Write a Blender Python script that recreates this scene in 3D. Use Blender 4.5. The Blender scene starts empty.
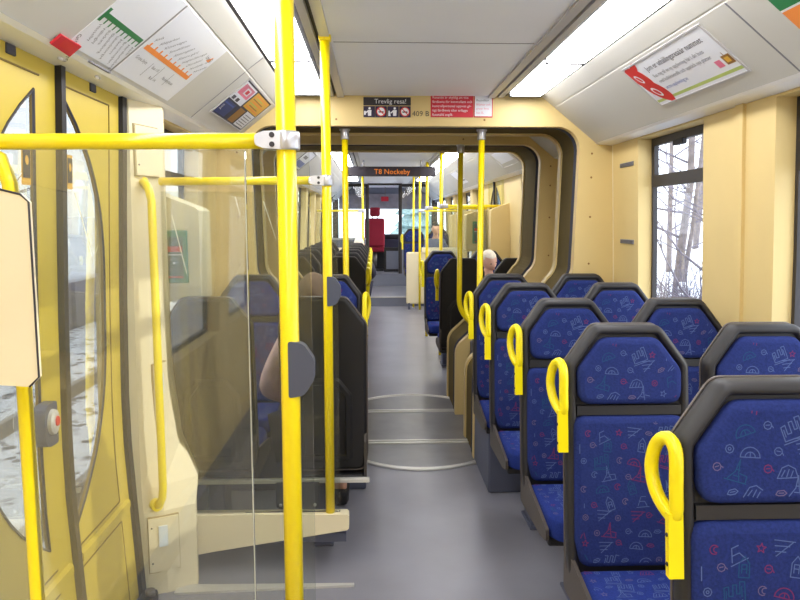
import bpy, bmesh, math, random
from mathutils import Vector, Matrix
S = bpy.context.scene
COL = S.collection
random.seed(7)
PI = math.pi

# ------------------------------------------------------------------ materials
def lin(c):
    return tuple((x/255/12.92 if x/255 <= .04045 else ((x/255+.055)/1.055)**2.4) for x in c)

def mat(name, rgb, rough=.5, metal=0, noise=0, nscale=8, spec=.5, bump=0, emit=None, estr=0, stretch=None, coat=0):
    m = bpy.data.materials.new(name); m.use_nodes = True
    nt = m.node_tree; b = nt.nodes['Principled BSDF']
    c = lin(rgb)
    b.inputs['Base Color'].default_value = (*c, 1)
    b.inputs['Roughness'].default_value = rough
    b.inputs['Metallic'].default_value = metal
    b.inputs['Specular IOR Level'].default_value = spec
    b.inputs['Coat Weight'].default_value = coat
    if noise or bump:
        tc = nt.nodes.new('ShaderNodeTexCoord')
        n = nt.nodes.new('ShaderNodeTexNoise'); n.inputs['Scale'].default_value = nscale
        n.inputs['Detail'].default_value = 6
        if stretch:
            mp = nt.nodes.new('ShaderNodeMapping'); mp.inputs['Scale'].default_value = stretch
            nt.links.new(tc.outputs['Object'], mp.inputs['Vector']); nt.links.new(mp.outputs['Vector'], n.inputs['Vector'])
        else:
            nt.links.new(tc.outputs['Object'], n.inputs['Vector'])
        if noise:
            r = nt.nodes.new('ShaderNodeValToRGB')
            r.color_ramp.elements[0].position = .3; r.color_ramp.elements[1].position = .7
            r.color_ramp.elements[0].color = (*[x*(1-noise) for x in c], 1)
            r.color_ramp.elements[1].color = (*[min(1, x*(1+noise)) for x in c], 1)
            nt.links.new(n.outputs['Fac'], r.inputs['Fac']); nt.links.new(r.outputs['Color'], b.inputs['Base Color'])
        if bump:
            bp = nt.nodes.new('ShaderNodeBump'); bp.inputs['Strength'].default_value = bump; bp.inputs['Distance'].default_value = .004
            nt.links.new(n.outputs['Fac'], bp.inputs['Height']); nt.links.new(bp.outputs['Normal'], b.inputs['Normal'])
    if emit:
        b.inputs['Emission Color'].default_value = (*lin(emit), 1)
        b.inputs['Emission Strength'].default_value = estr
    return m

def glass_mat(name, tint, refl=.5, haze=0, hazecol=(230, 230, 220)):
    m = bpy.data.materials.new(name); m.use_nodes = True
    nt = m.node_tree; nt.nodes.clear()
    out = nt.nodes.new('ShaderNodeOutputMaterial')
    tr = nt.nodes.new('ShaderNodeBsdfTransparent'); tr.inputs[0].default_value = (*tint, 1)
    gl = nt.nodes.new('ShaderNodeBsdfGlossy'); gl.inputs['Roughness'].default_value = .02
    fr = nt.nodes.new('ShaderNodeFresnel'); fr.inputs[0].default_value = 1.45
    mu = nt.nodes.new('ShaderNodeMath'); mu.operation = 'MULTIPLY'; mu.inputs[1].default_value = refl
    nt.links.new(fr.outputs[0], mu.inputs[0])
    mx = nt.nodes.new('ShaderNodeMixShader')
    nt.links.new(mu.outputs[0], mx.inputs[0]); nt.links.new(tr.outputs[0], mx.inputs[1]); nt.links.new(gl.outputs[0], mx.inputs[2])
    last = mx
    if haze:
        df = nt.nodes.new('ShaderNodeBsdfDiffuse'); df.inputs[0].default_value = (*lin(hazecol), 1)  # diffuse share paints a veil of reflected light into the glass
        m2 = nt.nodes.new('ShaderNodeMixShader'); m2.inputs[0].default_value = haze
        nt.links.new(mx.outputs[0], m2.inputs[1]); nt.links.new(df.outputs[0], m2.inputs[2]); last = m2
    nt.links.new(last.outputs[0], out.inputs[0])
    return m

M = {}
M['cream'] = mat('cream_panel', (216, 191, 130), .5, noise=.03, nscale=3)
M['cream_pale'] = mat('pale_cream_panel', (234, 222, 188), .5, noise=.03, nscale=3)
M['cove'] = mat('cove_panel', (198, 196, 190), .45, noise=.02, nscale=2)
M['ceiling'] = mat('ceiling_panel', (234, 236, 244), .45, noise=.02, nscale=2)
M['floor'] = mat('floor_vinyl', (130, 129, 138), .33, noise=.12, nscale=2.2, spec=.5)
M['floor_plate'] = mat('floor_plate_vinyl', (122, 121, 124), .32, noise=.13, nscale=5, spec=.5)
M['riser'] = mat('grey_riser', (120, 124, 140), .5, noise=.05)
M['plinth'] = mat('plinth_grey', (86, 90, 110), .5, noise=.06)
M['yellow'] = mat('yellow_pole_paint', (250, 224, 10), .28, spec=.5, coat=.3)
M['handle_yellow'] = mat('handle_yellow', (243, 222, 12), .3, spec=.5)
M['door_yellow'] = mat('door_yellow', (198, 174, 62), .42, noise=.04, nscale=3)
M['door_yellow_dark'] = mat('door_joint', (112, 90, 24), .6)
M['joint'] = mat('panel_joint', (176, 158, 116), .6)
M['glass_edge'] = mat('glass_edge', (196, 196, 180), .2)
M['lip'] = mat('cove_lip_lit', (238, 238, 240), .35)  # whiter than the cove: snow light from below is put into the colour
M['black'] = mat('black_rubber', (28, 26, 34), .55, noise=.1)
M['dark'] = mat('dark_grey_plastic', (33, 31, 34), .5, noise=.05, nscale=30)
M['shell_black'] = mat('black_shell', (30, 28, 29), .5, noise=.1, nscale=20)
M['shell_edge'] = mat('grey_shell_edge', (92, 84, 80), .4)
M['shell_side'] = mat('brown_grey_side', (74, 66, 60), .45)
M['bellows'] = mat('bellows_rubber', (74, 74, 84), .7, noise=.1, spec=.25)
M['bellows_in'] = mat('bellows_liner', (104, 90, 56), .9, noise=.05, spec=.1)
M['chrome'] = mat('polished_clamp', (206, 206, 212), .28, metal=.7)
M['alu'] = mat('aluminium', (214, 212, 206), .35, metal=.4)
M['rail_grey'] = mat('ceiling_rail', (190, 188, 190), .4, metal=.2)
M['slot'] = mat('dark_slot', (36, 34, 40), .6)
M['clampgrey'] = mat('clamp_grey', (76, 80, 96), .45)
M['frame'] = mat('window_frame', (44, 40, 42), .45)
M['lamp'] = mat('lamp_diffuser', (255, 252, 240), .4, emit=(250, 250, 252), estr=13.0)
M['lamp_low'] = mat('step_lamp', (220, 228, 235), .3)
M['white'] = mat('white_print', (236, 236, 240), .35)
M['paper'] = mat('paper_white', (226, 228, 236), .4)
M['ink'] = mat('ink_dark', (50, 46, 52), .6)
M['ink_grey'] = mat('ink_grey', (120, 120, 128), .6)
M['ink_blue'] = mat('ink_blue', (84, 104, 170), .6)
M['green_print'] = mat('green_print', (40, 122, 72), .5)
M['lime'] = mat('lime_print', (178, 196, 110), .5)
M['orange'] = mat('orange_print', (238, 142, 66), .5)
M['red'] = mat('red_print', (206, 44, 44), .5)
M['crimson'] = mat('red_sign', (202, 36, 56), .5)
M['pink'] = mat('pink_print', (226, 120, 146), .5)
M['purple'] = mat('purple_sign', (46, 34, 66), .5)
M['navy'] = mat('navy_print', (40, 56, 110), .5)
M['mustard'] = mat('mustard_print', (224, 172, 66), .5)
M['brown'] = mat('brown_print', (150, 108, 50), .5)
M['greenbox'] = mat('green_frame', (48, 138, 100), .45)
M['greendark'] = mat('green_inset', (52, 96, 90), .4)
M['blue'] = mat('blue_moquette', (36, 48, 104), .9, noise=.2, nscale=160, spec=.15, bump=.25)
M['blue_low'] = mat('blue_moquette_seat', (34, 50, 120), .9, noise=.2, nscale=160, spec=.15, bump=.25)
M['d_pale'] = mat('stitch_pale', (84, 101, 146), .9, spec=.1)
M['d_teal'] = mat('stitch_teal', (36, 76, 112), .9, spec=.1)
M['d_red'] = mat('stitch_red', (118, 48, 90), .9, spec=.1)
M['d_tan'] = mat('stitch_tan', (106, 95, 126), .9, spec=.1)
M['red_fabric'] = mat('red_fabric', (152, 28, 52), .85, noise=.1, nscale=60)
M['skin'] = mat('skin', (226, 176, 152), .55, noise=.04)
M['skin_dark'] = mat('lips', (176, 110, 104), .55)
M['eye'] = mat('eye', (40, 34, 32), .3)
M['hair_brown'] = mat('hair_brown', (96, 74, 56), .7, noise=.25, nscale=60, stretch=(1, 1, .2))
M['hair_dark'] = mat('hair_dark', (48, 40, 42), .7, noise=.25, nscale=60)
M['hair_white'] = mat('hair_white', (226, 214, 196), .7, noise=.1, nscale=60)
M['pinkcloth'] = mat('pink_cloth', (214, 178, 180), .85, noise=.2, nscale=12)
M['greycloth'] = mat('pale_cloth', (120, 124, 150), .85, noise=.08)
M['darkcloth'] = mat('dark_cloth', (46, 46, 66), .85, noise=.1)
M['led'] = mat('led_text', (200, 110, 30), .5, emit=(255, 140, 40), estr=.4)
M['displayblack'] = mat('display_black', (38, 30, 42), .35)
M['glass'] = glass_mat('window_glass', (.93, .95, .96), .7)
M['screen'] = glass_mat('screen_glass', (.93, .945, .92), 1.0, haze=.010)
M['screen_reflect_haze'] = glass_mat('reflect_haze_screen_glass', (.93, .945, .92), 2.6, haze=.03)  # boosted mirror share and diffuse veil paint in the haze of reflections
M['pale_streak'] = mat('pale_streak', (250, 248, 220), .4)  # thin pale streaks laid on the pane face
M['snow'] = mat('snow', (232, 236, 246), .8, noise=.10, nscale=1.5)
M['bark'] = mat('bark', (134, 124, 122), .9, noise=.3, nscale=10)
M['twig'] = mat('twig', (124, 118, 130), .9, noise=.3, nscale=10)
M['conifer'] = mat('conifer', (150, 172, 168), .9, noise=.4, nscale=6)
M['ballast_dark'] = mat('sleeper', (150, 146, 150), .9, noise=.2)
M['steel'] = mat('rail_steel', (130, 124, 122), .4, metal=.6)
M['fence'] = mat('weathered_fence', (146, 142, 150), .9, noise=.2, nscale=6)

def ballast():
    m = bpy.data.materials.new('snowy_ballast'); m.use_nodes = True
    nt = m.node_tree; b = nt.nodes['Principled BSDF']; b.inputs['Roughness'].default_value = .9
    tc = nt.nodes.new('ShaderNodeTexCoord')
    v = nt.nodes.new('ShaderNodeTexVoronoi'); v.inputs['Scale'].default_value = 11
    n = nt.nodes.new('ShaderNodeTexNoise'); n.inputs['Scale'].default_value = 3; n.inputs['Detail'].default_value = 8
    nt.links.new(tc.outputs['Object'], v.inputs['Vector']); nt.links.new(tc.outputs['Object'], n.inputs['Vector'])
    mu = nt.nodes.new('ShaderNodeMath'); mu.operation = 'ADD'
    sp = nt.nodes.new('ShaderNodeSeparateColor')
    nt.links.new(v.outputs['Color'], sp.inputs[0])
    nt.links.new(sp.outputs[0], mu.inputs[0]); nt.links.new(n.outputs['Fac'], mu.inputs[1])
    r = nt.nodes.new('ShaderNodeValToRGB'); r.color_ramp.interpolation = 'LINEAR'
    r.color_ramp.elements[0].position = .60; r.color_ramp.elements[0].color = (*lin((96, 96, 114)), 1)
    r.color_ramp.elements[1].position = .74; r.color_ramp.elements[1].color = (*lin((238, 240, 248)), 1)
    nt.links.new(mu.outputs[0], r.inputs['Fac']); nt.links.new(r.outputs['Color'], b.inputs['Base Color'])
    return m
M['ballast'] = ballast()

# ------------------------------------------------------------------ mesh builder
OFF = {}
class MB:
    def __init__(s): s.v = []; s.f = []; s.m = []; s.sm = []; s.mats = []
    def mi(s, k):
        if k not in s.mats: s.mats.append(k)
        return s.mats.index(k)
    def add(s, vs, fs, k, smooth=False):
        o = len(s.v); i = s.mi(k)
        s.v += [Vector(p) for p in vs]
        for f in fs:
            s.f.append([a+o for a in f]); s.m.append(i); s.sm.append(smooth)
    def quad(s, a, b, c, d, k): s.add([a, b, c, d], [(0, 1, 2, 3)], k)
    def box(s, x0, x1, y0, y1, z0, z1, k, bev=0):
        bm = bmesh.new()
        bmesh.ops.create_cube(bm, size=1)
        for v in bm.verts:
            v.co = Vector((x0+(v.co.x+.5)*(x1-x0), y0+(v.co.y+.5)*(y1-y0), z0+(v.co.z+.5)*(z1-z0)))
        if bev: bmesh.ops.bevel(bm, geom=bm.edges[:], offset=bev, segments=2, affect='EDGES', profile=.5)
        s.frombm(bm, k)
    def frombm(s, bm, k, smooth=False, mtx=None):
        bm.verts.index_update()
        s.add([(mtx @ v.co if mtx else v.co.copy()) for v in bm.verts], [[v.index for v in f.verts] for f in bm.faces], k, smooth)
        bm.free()
    def loft(s, rings, k, cap0=True, cap1=True, smooth=False, closed=True):
        n = len(rings[0]); vs = [p for r in rings for p in r]; fs = []
        for i in range(len(rings)-1):
            for j in range(n if closed else n-1):
                a = i*n+j; b = i*n+(j+1) % n
                fs.append((a, b, b+n, a+n))
        s.add(vs, fs, k, smooth)
        if cap0: s.add(rings[0], [list(range(n))[::-1]], k)
        if cap1: s.add(rings[-1], [list(range(n))], k)
    def tube(s, pts, r, k, n=12, closed=False, caps=True):
        P = [Vector(p) for p in pts]; N = len(P); rings = []
        up = None
        for i in range(N):
            a = P[(i-1) % N] if (i > 0 or closed) else P[i]
            b = P[(i+1) % N] if (i < N-1 or closed) else P[i]
            t = (b-a).normalized()
            if up is None:
                up = t.orthogonal().normalized()
            up = (up - t*up.dot(t)).normalized()
            w = t.cross(up)
            rr = r[i] if isinstance(r, (list, tuple)) else r
            rings.append([P[i]+(up*math.cos(2*PI*j/n)+w*math.sin(2*PI*j/n))*rr for j in range(n)])
        if closed:
            rings.append(rings[0]); s.loft(rings, k, False, False, True)
        else:
            s.loft(rings, k, caps, caps, True)
    def prism(s, poly, axis, a0, a1, k):
        def P(p, a): return {'x': (a, p[0], p[1]), 'y': (p[0], a, p[1]), 'z': (p[0], p[1], a)}[axis]
        s.loft([[P(p, a0) for p in poly], [P(p, a1) for p in poly]], k)
    def sphere(s, c, r, k, nu=16, nv=10):
        bm = bmesh.new(); bmesh.ops.create_uvsphere(bm, u_segments=nu, v_segments=nv, radius=1)
        r = r if isinstance(r, (tuple, list)) else (r, r, r)
        s.frombm(bm, k, True, Matrix.Translation(c) @ Matrix.Diagonal((*r, 1)))
    def text(s, txt, size, k, mtx, align='LEFT'):
        cu = bpy.data.curves.new('t', 'FONT'); cu.body = txt; cu.size = size; cu.align_x = align; cu.resolution_u = 2
        o = bpy.data.objects.new('t', cu); COL.objects.link(o)
        dg = bpy.context.evaluated_depsgraph_get(); dg.update()
        me = bpy.data.meshes.new_from_object(o.evaluated_get(dg))
        s.add([mtx @ v.co for v in me.vertices], [list(p.vertices) for p in me.polygons], k)
        bpy.data.objects.remove(o); bpy.data.curves.remove(cu); bpy.data.meshes.remove(me)
    def build(s, name, parent=None, kind=None, label=None, norm=True):
        off = OFF.get(parent.name, Vector((0, 0, 0))) if parent else Vector((0, 0, 0))
        me = bpy.data.meshes.new(name)
        me.from_pydata([v-off for v in s.v], [], s.f)
        for k in s.mats: me.materials.append(M[k])
        me.polygons.foreach_set('material_index', s.m); me.polygons.foreach_set('use_smooth', s.sm)
        if norm:
            bm = bmesh.new(); bm.from_mesh(me)
            bmesh.ops.remove_doubles(bm, verts=bm.verts, dist=1e-5)
            bmesh.ops.recalc_face_normals(bm, faces=bm.faces); bm.to_mesh(me); bm.free()
        me.update()
        o = bpy.data.objects.new(name, me); COL.objects.link(o)
        if parent: o.parent = parent
        OFF[o.name] = off
        if kind: o['kind'] = kind
        if label: o['label'] = label
        return o

def tag(o, label, cat, group=None):
    o['label'] = label; o['category'] = cat
    if group: o['group'] = group
    return o
def thing(name, label, cat, loc=(0, 0, 0), group=None):
    o = bpy.data.objects.new(name, None); COL.objects.link(o); o.location = loc; o.empty_display_size = .1
    OFF[o.name] = Vector(loc)
    return tag(o, label, cat, group)
def struct(name, mb, parent=None): return mb.build(name, parent, None if parent else 'structure')
def dup(root, loc, rz=0, label=None):
    r = root.copy(); COL.objects.link(r); r.location = loc; r.rotation_euler = (0, 0, rz)
    if label: r['label'] = label
    for ch in list(root.children):
        c = ch.copy(); COL.objects.link(c); c.parent = r
        for g in ch.children:
            d = g.copy(); COL.objects.link(d); d.parent = c
    return r

# ------------------------------------------------------------------ car body
PROF = [(0, 1.25), (.1, 1.255), (.375, 1.27), (.67, 1.285), (.87, 1.287), (1.27, 1.277), (1.65, 1.262), (1.92, 1.25), (2.06, 1.245), (2.36, 1.24)]
def XW(z):
    z = max(0, min(2.36, z))
    for (a, xa), (b, xb) in zip(PROF, PROF[1:]):
        if z <= b: return xa+(xb-xa)*(z-a)/(b-a)
    return PROF[-1][1]
ZC = 2.35
Y0, YP, Y1E = -3.2, 4.48, 15.0

def wall(name, side, y0, y1, holes, k='cream', th=.11):
    ys = sorted(set([y0, y1]+[h[0] for h in holes]+[h[1] for h in holes]))
    zs = sorted(set([p[0] for p in PROF]+[h[2] for h in holes]+[h[3] for h in holes]))
    mb = MB()
    def hole(ya, za): return any(h[0]-1e-6 <= ya < h[1]-1e-6 and h[2]-1e-6 <= za < h[3]-1e-6 for h in holes)
    for ya, yb in zip(ys, ys[1:]):
        for za, zb in zip(zs, zs[1:]):
            if hole(ya, za): continue
            for t in (0, th):
                mb.quad((side*(XW(za)+t), ya, za), (side*(XW(za)+t), yb, za), (side*(XW(zb)+t), yb, zb), (side*(XW(zb)+t), ya, zb), k)
    for h in holes:
        zz = [z for z in zs if h[2] <= z <= h[3]]
        for y in (h[0], h[1]):
            for za, zb in zip(zz, zz[1:]):
                mb.quad((side*XW(za), y, za), (side*(XW(za)+th), y, za), (side*(XW(zb)+th), y, zb), (side*XW(zb), y, zb), k)
        for z in (h[2], h[3]):
            if z <= 0: continue
            mb.quad((side*XW(z), h[0], z), (side*XW(z), h[1], z), (side*(XW(z)+th), h[1], z), (side*(XW(z)+th), h[0], z), k)
    me = mb.build(name, None, 'structure')
    return me

wn = [0]
def window(side, ya, yb, za=.85, zb=2.04, split=1.80):
    wn[0] += 1
    w = bpy.data.objects.new('window_%d' % wn[0], None); COL.objects.link(w); w['kind'] = 'structure'
    fr = MB(); d = .085; t = .022
    def bar(y0, y1, z0, z1, dd=.02):
        fr.loft([[(side*(XW(z)+d-.006), y0, z), (side*(XW(z)+d-.006), y1, z), (side*(XW(z)+d+dd), y1, z), (side*(XW(z)+d+dd), y0, z)] for z in (z0, (z0+z1)/2, z1)], 'frame')
    bar(ya, ya+t, za, zb); bar(yb-t, yb, za, zb)
    bar(ya, yb, za, za+t); bar(ya, yb, zb-t, zb)
    bar(ya, yb, split-.033, split+.033)
    bar(ya+t, ya+t+.02, split+.03, zb-t); bar(yb-t-.02, yb-t, split+.03, zb-t); bar(ya+t, yb-t, zb-t-.02, zb-t)
    fr.build('window_frame', w)
    lt = MB(); lt.box(*sorted((side*(XW(zb)+d-.03), side*(XW(zb)+d-.004))), (ya+yb)/2-.06, (ya+yb)/2+.06, zb-t-.05, zb-t-.02, 'black', .004)
    lt.build('window_latch', w)
    for z0, z1 in ((za+t, split-.03), (split+.03, zb-t)):
        g = MB()
        g.quad((side*(XW(z0)+d+.008), ya+t, z0), (side*(XW(z0)+d+.008), yb-t, z0), (side*(XW(z1)+d+.008), yb-t, z1), (side*(XW(z1)+d+.008), ya+t, z1), 'glass')
        g.build('window_pane', w)
    return w

DR = (1.66, 2.84)           # near doorway on the left
RD = (8.2, 9.35)            # far doorway on the right
LW = [(-2.9, -1.7), (-1.4, -.3), (3.2, 4.035), (6.45, 7.55), (7.85, 8.95), (9.25, 10.35), (10.65, 11.75), (12.05, 13.0), (13.3, 14.6)]  # windows behind the camera are added to give the glass screen bright reflections
RW = [(-2.9, -1.7), (-1.35, -.35), (-.05, .5), (.75, 1.2), (1.5, 2.645), (3.23, 4.035), (6.35, 7.25), (9.75, 10.85), (11.1, 12.2), (12.5, 13.2), (13.5, 14.6)]
hl = [(a, b, .85, 2.04) for a, b in LW]; hr = [(a, b, .85, 2.04) for a, b in RW]
wall('wall_left', -1, Y0, 15.0, [h for h in hl]+[(DR[0], DR[1], 0, 2.06)])
wall('wall_right', 1, Y0, 15.0, hr+[(RD[0], RD[1], 0, 2.06)])
for a, b in RW: window(1, a, b)
for a, b in LW: window(-1, a, b)
# wall panel joints and louvres on the right wall
for i, y in enumerate((2.93, 1.36, 4.46)):
    mb = MB(); mb.loft([[(XW(z)-.002, y-.004, z), (XW(z)-.002, y+.004, z), (XW(z)+.002, y+.004, z), (XW(z)+.002, y-.004, z)] for z, _ in PROF[1:-1]], 'brown' if y == 2.93 else 'cream_pale')
    struct('trim_%d' % (i+1), mb)
mb = MB(); mb.loft([[(XW(z)-.014, 2.86, z), (XW(z)-.014, 2.922, z), (XW(z)+.002, 2.922, z), (XW(z)+.002, 2.86, z)] for z, _ in PROF[1:-1]], 'cream'); struct('trim_4', mb)
for z in (1.91, 1.45):
    mb = MB(); mb.box(XW(z)-.006, XW(z)+.01, 4.10, 4.32, z-.013, z+.013, 'ink_grey', .003)
    for q in range(3): mb.box(XW(z)-.008, XW(z)-.004, 4.11, 4.31, z-.010+q*.007, z-.008+q*.007, 'ink')
    o = mb.build('air_vent'); tag(o, ('upper' if z > 1.6 else 'lower')+' of two small grey louvres on the cream wall beyond the window', 'vent', 'wall louvres')
# lower skirting
for side, nm in ((-1, 'baseboard_left'), (1, 'baseboard_right')):
    mb = MB()
    for a, b in (((Y0, DR[0]), (3.1, 4.4), (6.2, 12.8)) if side < 0 else ((Y0, 4.4), (6.2, RD[0]), (RD[1], 12.8))):
        mb.box(*sorted((side*1.2, side*1.262)), a, b, 0.0, .11, 'plinth', .01)
    struct(nm, mb)

# floor
mb = MB(); mb.box(-1.25, 1.25, Y0, 12.8, -.05, 0, 'floor'); struct('floor', mb)
mb = MB(); mb.box(-1.24, 1.24, 12.8, 15.0, -.05, .165, 'riser'); mb.box(-1.24, 1.24, 12.795, 15.0, .165, .172, 'floor')
mb.box(-1.2, 1.2, 12.78, 12.83, .160, .176, 'alu'); struct('floor_step', mb)
mb = MB(); mb.box(-1.24, 1.24, 15.0, 17.2, -.05, .43, 'riser'); mb.box(-1.24, 1.24, 14.995, 17.2, .43, .436, 'floor'); struct('floor_cab', mb)
# articulation floor plates
mb = MB()
for yc, s in ((4.84, -1), (5.65, 1)):
    arc = [(.05+.56*math.cos(t), yc+s*.55*math.sin(t)) for t in [PI*i/28 for i in range(29)]]
    mb.loft([[(x, y, .001) for x, y in arc], [(x, y, .006) for x, y in arc]], 'floor_plate')
    mb.tube([(x, y, .004) for x, y in arc], .012, 'alu', 6)
    ring = [(.05+.53*math.cos(t), yc+s*.52*math.sin(t)) for t in [PI*i/28 for i in range(29)]]
    mb.tube([(x, y, .004) for x, y in ring], .006, 'alu', 6)
mb.box(-.42, .45, 4.84, 5.65, .001, .007, 'floor_plate')
for y in (4.815, 4.865, 5.625, 5.675): mb.box(-.40, .44, y-.013, y+.013, .004, .014, 'alu')
struct('trim_5', mb)
mb = MB(); mb.prism([(-1.12, 2.84), (-.36, 2.878), (-.36, 2.895), (-1.12, 2.91)], 'z', .0, .010, 'alu'); struct('trim_6', mb)  # flat tapered pale strip on the floor

# ceiling: flat centre, rails, slopes and coves for both cars
def ceil(y0, y1, sfx):
    mb = MB(); mb.box(-.452, .452, y0, y1, ZC, ZC+.04, 'ceiling'); struct('ceiling'+sfx, mb)
    for s, nm in ((-1, 'left'), (1, 'right')):
        mb = MB()
        def strip(a, b, z, k, t=.03): mb.box(*sorted((s*a, s*b)), y0, y1, z, z+t, k)
        strip(.450, .492, ZC-.012, 'rail_grey'); strip(.492, .512, ZC+.01, 'slot'); strip(.512, .545, ZC-.008, 'rail_grey'); strip(.545, .568, ZC+.004, 'slot')
        strip(.568, .772, ZC+.03, 'slot'); strip(.772, .79, ZC+.0, 'slot')
        struct('trim_%s_rail' % nm+sfx, mb)
        mb = MB()
        pts = [(.788, ZC), (.868, 2.288), (.872, 2.291), (.876, 2.281), (1.0, 2.1809), (1.10, 2.1002), (1.13, 2.076), (1.142, 2.066), (1.16, 2.058), (1.25, 2.052), (1.25, 2.40), (.788, 2.40)]
        mb.loft([[(s*x, y, z) for x, z in pts] for y in (y0, y1)], 'cove')
        mb.loft([[(s*x, y, z) for x, z in ((1.140, 2.064), (1.158, 2.0555), (1.245, 2.0495), (1.245, 2.052), (1.158, 2.058))] for y in (y0, y1)], 'lip')
        struct('ceiling_cove_%s' % nm+sfx, mb)
ceil(Y0, YP, ''); ceil(4.97, 5.55, '_joint'); ceil(6.22, 17.0, '_far')
mb = MB()
mb.box(-.44, .44, 3.157, 3.163, ZC-.0015, ZC+.002, 'ink_grey')
for y in (8.2, 10.4, 12.6): mb.box(-.44, .44, y-.004, y+.004, ZC-.0015, ZC+.002, 'ink_grey')
struct('trim_7', mb)
def cove_pt(s, y, t, lift=.002):
    L = Vector((1.13*s, y, 2.076)); U = Vector((.876*s, y, 2.281))
    e = (U-L); n = Vector((-s*e.z/e.length*1.0, 0, -abs(e.x)/e.length)) if False else Vector((-s*.627, 0, -.779))
    return L+e*t+n*lift
def cove_mtx(s, y, t, lift=.002, rot=0):
    """local x along the car (reading direction), local y up the slope"""
    e = Vector((-s*.779, 0, .627)); n = Vector((-s*.627, 0, -.779)); x = Vector((0, -s, 0))
    m = Matrix((x, e, n)).transposed().to_4x4(); m.translation = cove_pt(s, y, t, lift)
    return m @ Matrix.Rotation(rot, 4, 'Z')
mb = MB()
for y in (2.42, 3.46, 1.2):
    mb.loft([[cove_pt(-1, y-.003, t, .001), cove_pt(-1, y+.003, t, .001), cove_pt(-1, y+.003, t, -.002), cove_pt(-1, y-.003, t, -.002)] for t in (-.04, 1.0)], 'ink_grey')
mb.box(-1.165, -1.135, 2.25, 2.42, 2.062, 2.066, 'ink_grey')
mb.loft([[(-.79, 3.457, ZC-.004), (-.79, 3.463, ZC-.004), (-.79, 3.463, ZC), (-.79, 3.457, ZC)], [(-.87, 3.457, 2.286), (-.87, 3.463, 2.286), (-.87, 3.463, 2.292), (-.87, 3.457, 2.292)]], 'ink_grey')
struct('trim_8', mb)
mb = MB()
for y in (2.33, .9):
    mb.loft([[cove_pt(1, y-.004, t, .001), cove_pt(1, y+.004, t, .001), cove_pt(1, y+.004, t, -.002), cove_pt(1, y-.004, t, -.002)] for t in (-.04, 1.0)], 'ink_grey')
struct('trim_9', mb)
# end walls
mb = MB(); mb.box(-1.3, 1.3, Y0-.06, Y0, -.05, 2.4, 'cream'); struct('wall_back_light_closure', mb)  # unseen end wall, added to close the car for the light
mb = MB(); mb.box(-1.32, 1.32, Y0-.06, 17.2, 2.41, 2.46, 'slot'); struct('ceiling_roof', mb)

# ceiling lamps
def lamp(side, segs, label):
    t = thing('ceiling_light', label, 'ceiling light', (side*.67, (segs[0][0]+segs[-1][1])/2, ZC+.028), 'fluorescent ceiling light strips')
    x0, x1 = sorted((side*.572, side*.768))
    for a, b in segs:
        h = MB(); h.box(x0, x1, b-.004, b+.016, ZC-.016, ZC+.028, 'slot'); h.build('end_cap', t)
    for a, b in segs:
        d = MB(); d.box(*sorted((side*.574, side*.766)), a+.004, b-.004, ZC-.012, ZC+.022, 'lamp', .008)
        d.build('diffuser', t)
near_segs = [(-1.4, -.2), (-.2, 1.03), (1.03, 2.26), (2.26, 3.49), (3.49, 4.38)]
near_segs = [(-2.9, -1.9), (-1.88, -.57), (-.55, .8), (.82, 2.15), (2.17, 3.49), (3.51, 4.40)]  # rearmost segments, unseen behind the camera, are added for the glass reflections
lamp(-1, near_segs, 'long white lamp strip in the ceiling above the doors, on the left')
lamp(1, near_segs, 'long white lamp strip in the ceiling above the blue seats, on the right')
far_segs = [(6.4, 7.9), (7.92, 9.4), (9.42, 10.9), (10.92, 12.4), (12.42, 13.9)]
lamp(-1, far_segs, 'white lamp strip in the far car ceiling above the black seat backs')
lamp(1, far_segs, 'white lamp strip in the far car ceiling above the far right doorway')

# ------------------------------------------------------------------ articulation portals
def outline(off=0, full=True):
    R = []
    def arc(cx, cz, r, a0, a1, n=7):
        for i in range(n+1):
            a = a0+(a1-a0)*i/n; R.append((cx+r*math.cos(a), cz+r*math.sin(a)))
    xo = 1.04; zt = 2.165; r = .14
    R.append((.385, 0)); R.append((.385, .46))
    arc(.535, .50, .15, PI, PI*.70, 4)
    R.append((.80, .95))
    arc(.87, 1.29, .15, -PI*.28, 0, 6)
    arc(xo-r, zt-r, r, 0, PI/2, 8)
    L = [(-x if i > 3 else -x+.05, z) for i, (x, z) in reversed(list(enumerate(R)))]
    P = R+L
    if off:
        n = len(P); Q = []
        for i, p in enumerate(P):
            if i in (0, n-1):
                Q.append((p[0]+(off if i == 0 else -off), p[1])); continue
            a, b = Vector(P[i-1]), Vector(P[i+1]); t = (b-a).normalized(); nn = Vector((t.y, -t.x))
            Q.append((p[0]+nn.x*off, p[1]+nn.y*off))
        return Q
    return P
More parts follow.
